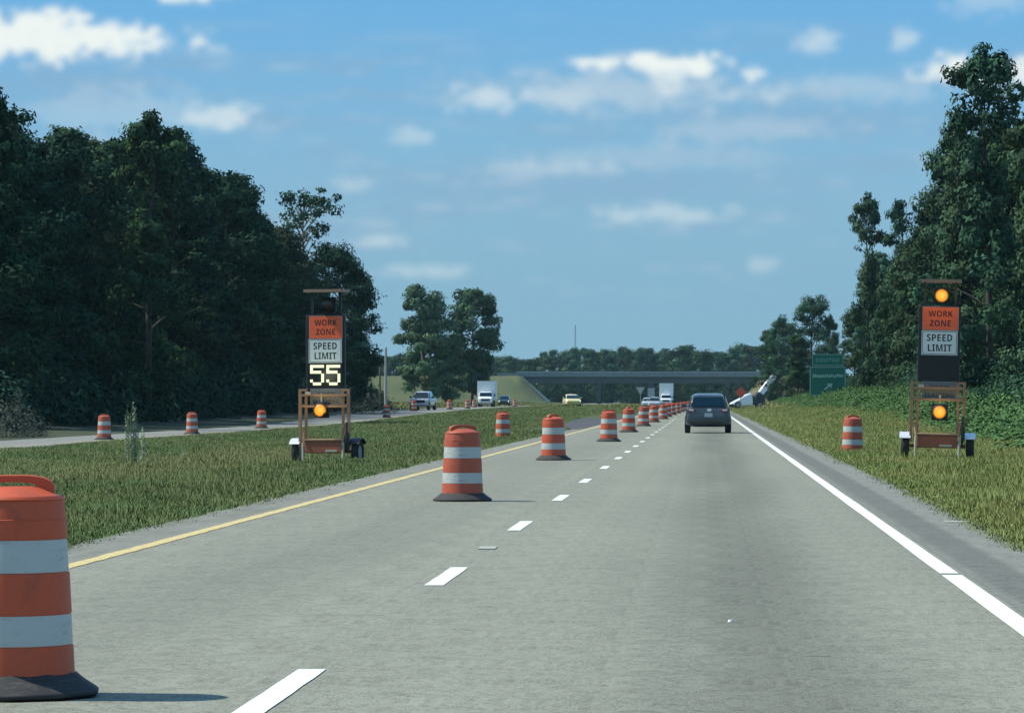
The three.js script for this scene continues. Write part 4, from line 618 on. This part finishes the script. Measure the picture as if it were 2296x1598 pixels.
// ------------------------------------------------------------------ overpass
const concTex = tex(512, 256, (x, y) => { const u = x / 512, v = y / 256, k = 0.86 + 0.2 * tileN(u, v, 10) + 0.14 * tileN(u, v * 0.3, 40, 2) - 0.25 * Math.max(0, tileN(u, v * 0.15, 26, 5)); return [k, k, k * 0.98]; });
const conc = new THREE.MeshStandardMaterial({ color: new THREE.Color().setRGB(0.25, 0.28, 0.29), map: concTex, roughness: 0.9 }), concDark = new THREE.MeshStandardMaterial({ color: new THREE.Color().setRGB(0.085, 0.10, 0.105), map: concTex, roughness: 0.9 }), steel = new THREE.MeshStandardMaterial({ color: new THREE.Color().setRGB(0.085, 0.105, 0.115), roughness: 0.55 });
{
  const x0 = -46.6, x1 = 14.0, mid = (x0 + x1) / 2, L = x1 - x0, o = base('overpass_bridge', [mid, 0, -BRIDGE], 0, 'grey concrete and steel road overpass crossing both carriageways', 'bridge'); o.rotation.z = -0.001;
  const wide = 13, top = 8.1;
  mesh('deck', box(L, 0.28, wide, 0, top - 1.15, 0), conc, o);
  for (const s of [-1, 1]) {
    const p = mesh('parapet', box(L + 2, 0.86, 0.3, 0, top - 0.57, s * (wide / 2 - 0.16)), conc, o); mesh('rail', box(L + 2, 0.12, 0.36, 0, top - 0.06, s * (wide / 2 - 0.16)), mat([0.42, 0.46, 0.47], 0.6), p);
    for (let i = 0; i < 14; i++) mesh('joint', box(0.08, 0.7, 0.02, -L / 2 + 2 + i * (L - 4) / 13, top - 0.57, s * (wide / 2 + 0.002)), concDark, p);
  }
  for (let i = 0; i < 5; i++) { const z = -5.2 + i * 2.6; mesh('girder', merge([box(L - 0.4, 1.5, 0.06, 0, top - 2.06, z), box(L - 0.4, 0.06, 0.5, 0, top - 1.33, z), box(L - 0.4, 0.09, 0.55, 0, top - 2.86, z), ...Array.from({ length: 20 }, (_, k) => box(0.05, 1.42, 0.4, -L / 2 + 1.6 + k * (L - 3.2) / 19, top - 2.08, z))]), steel, o); }
  for (const X of [-30.8 + 4, -13.8, 5.6]) { const b = mesh('pier_cap', box(1.3, 1.1, wide - 1.4, X - mid, top - 3.46, 0), concDark, o); for (const z of [-4.2, 0, 4.2]) mesh('column', cyl(0.55, 0.55, top - 4.0, X - mid, (top - 4.0) / 2, z, 18), concDark, b); }
  for (const s of [-1, 1]) {
    mesh('abutment', box(2.0, 3.2, wide + 1, s * (L / 2 + 0.6), top - 2.9, 0), conc, o);
    mesh('wing_wall', new THREE.ExtrudeGeometry(new THREE.Shape([[0, 0], [s * 5, 1.8], [s * 5, 3.0], [0, 3.0]].map((p) => new THREE.Vector2(...p))), { depth: 0.4, bevelEnabled: false }).translate(s * (L / 2 + 0.8), top - 3.4, wide / 2 + 0.3), conc, o);
  }
  const curb = mesh('slope_curb', bar([-46.6 - mid, 6.6, wide / 2 + 1.0], [-39.2 - mid, 0.1, wide / 2 + 1.0], 1.1, 0.8), mat([0.5, 0.52, 0.47], 0.8), o);
  mesh('slope_paving', bar([-46.5 - mid, 6.6, 0], [-39.4 - mid, 0.05, 0], 0.3, wide + 1), concDark, o);
  mesh('slope_paving', bar([14.5 - mid, 6.6, 0], [8.4 - mid, 0.05, 0], 0.3, wide + 1), concDark, o);
}

// ------------------------------------------------------------------ signs and poles
{
  const green = print(512, 512, (g, w, h) => {
    g.fillStyle = '#10705a'; g.fillRect(0, 0, w, h); g.strokeStyle = '#8fb9ab'; g.lineWidth = 12; g.strokeRect(10, 10, w - 20, h - 20);
    g.fillStyle = '#a9c9bd'; const r = rng(8); let x = 46; while (x < w - 60) { const cw = 16 + r() * 10; g.fillRect(x, 128 + (x > 60 ? r() * 26 : 0), cw, 72 - (x > 60 ? 22 : 0)); x += cw + 9; }   // place name, too blurred in the photograph to read
    g.save(); g.translate(w * 0.52, h * 0.68); g.rotate(Math.PI / 4); g.fillRect(-13, -20, 26, 104); g.beginPath(); g.moveTo(-52, -8); g.lineTo(0, -78); g.lineTo(52, -8); g.closePath(); g.fill(); g.restore();
  });
  const tabT = print(512, 160, (g, w, h) => { g.fillStyle = '#10705a'; g.fillRect(0, 0, w, h); g.strokeStyle = '#7fb0a2'; g.lineWidth = 9; g.strokeRect(8, 8, w - 16, h - 16); g.fillStyle = '#5f968a'; const r = rng(12); for (let x = 60; x < w - 90; x += 44) g.fillRect(x, 48 + r() * 20, 30, 66 - r() * 20); });
  const d = 400, X = xAt(1856, d), k = d / 8840, y = land(X, d), t = base('exit_sign', [X, y, -d], -0.05, 'green exit guide sign with tab and arrow before the right trees', 'road sign');
  const Y = (py) => 1.4 + (892 - py) * k - y;
  const panel = mesh('sign_panel', box(81 * k, 65 * k, 0.06, 0, (Y(821) + Y(886)) / 2, 0.06), alu, t); mesh('print', new THREE.PlaneGeometry(81 * k - 0.02, 65 * k - 0.02).translate(0, (Y(821) + Y(886)) / 2, 0.093), new THREE.MeshStandardMaterial({ map: green, roughness: 0.5 }), panel);
  const tab = mesh('exit_tab', box(70 * k, 26 * k, 0.06, 0.0, (Y(793) + Y(819)) / 2, 0.06), alu, t); mesh('print', new THREE.PlaneGeometry(70 * k - 0.02, 26 * k - 0.02).translate(0, (Y(793) + Y(819)) / 2, 0.093), new THREE.MeshStandardMaterial({ map: tabT, roughness: 0.5 }), tab);
  for (const s of [-0.29, 0.27]) mesh('post', box(0.2, Y(800), 0.14, s * 81 * k, Y(800) / 2, -0.06), mat([0.2, 0.2, 0.17], 0.9), t);

  const small = (name, px, py, dd, w, h, m, shape, label) => {
    const Xs = xAt(px, dd), g = land(Xs, dd), o = base(name, [Xs, g, -dd], 0, label, 'road sign'), yc = 1.4 + (892 - py) * dd / 8840 - g;
    const geo = shape === 'tri' ? new THREE.CylinderGeometry(w * 0.62, w * 0.62, 0.04, 3).rotateX(Math.PI / 2).translate(0, yc, 0.06) : shape === 'diamond' ? box(w, w, 0.04).rotateZ(Math.PI / 4).translate(0, yc, 0.06) : box(w, h, 0.04, 0, yc, 0.06);
    mesh('sign_panel', geo, m, o); mesh('post', box(0.1, yc + h * 0.4, 0.08, 0, (yc + h * 0.4) / 2, 0), legM, o); return o;
  };
  small('exit_sign', 1749, 832, 900, 1.1, 1.1, mat([0.05, 0.22, 0.15], 0.5), 'box', 'small green sign beside the right end of the overpass');
  small('yield_sign', 1436, 873, 560, 1.2, 1.1, mat([0.5, 0.49, 0.42], 0.5), 'tri', 'pale triangular yield sign left of the far barrels');
  small('speed_sign', 1460, 879, 560, 1.0, 1.25, mat([0.4, 0.42, 0.43], 0.5), 'box', 'grey rectangular sign between yield sign and white truck');
  small('road_work_sign', 1661, 879, 560, 1.15, 1.15, mat([0.75, 0.1, 0.05], 0.5), 'diamond', 'orange diamond work sign left of the white works truck');
  const P = (px, d, py0, r0, label, m) => { const X = xAt(px, d), g = land(X, d), h = 1.4 + (892 - py0) * d / 8840 - g, o = base('utility_pole', [X, g, -d], 0, label, 'pole'); mesh('shaft', cyl(r0, r0 * 0.75, h, 0, h / 2, 0, 12), m, o); mesh('cap', cyl(r0 * 0.9, r0 * 0.6, 0.12, 0, h + 0.05, 0, 12), alu, o); return o; };
  P(865, 310, 780, 0.12, 'pale grey pole beyond the median right of the speed display', mat([0.36, 0.38, 0.36], 0.6)); P(852, 420, 795, 0.12, 'thinner brown pole just left of the pale grey pole', mat([0.2, 0.17, 0.1], 0.8));
  // lattice mast far beyond the trees
  const mX = xAt(1290, 2400), mast = base('radio_mast', [mX, 0, -2400], 0, 'faint lattice mast above the distant trees beyond the overpass', 'mast'), mh = (892 - 728) * 2400 / 8840 + 1.4, parts = [];
  for (const [a, b] of [[-0.7, -0.4], [0.7, -0.4], [0, 0.8]]) parts.push(bar([a, 0, b], [a * 0.3, mh, b * 0.3], 0.16)); for (let i = 0; i < 18; i++) { const y0 = i * mh / 18, f = 1 - 0.7 * i / 18; parts.push(bar([-0.7 * f, y0, -0.4 * f], [0.7 * f, y0 + mh / 18, -0.4 * f], 0.08)); }
  mesh('lattice', merge(parts), mat([0.3, 0.3, 0.3], 0.6), mast);
}

renderer.render(scene, camera);
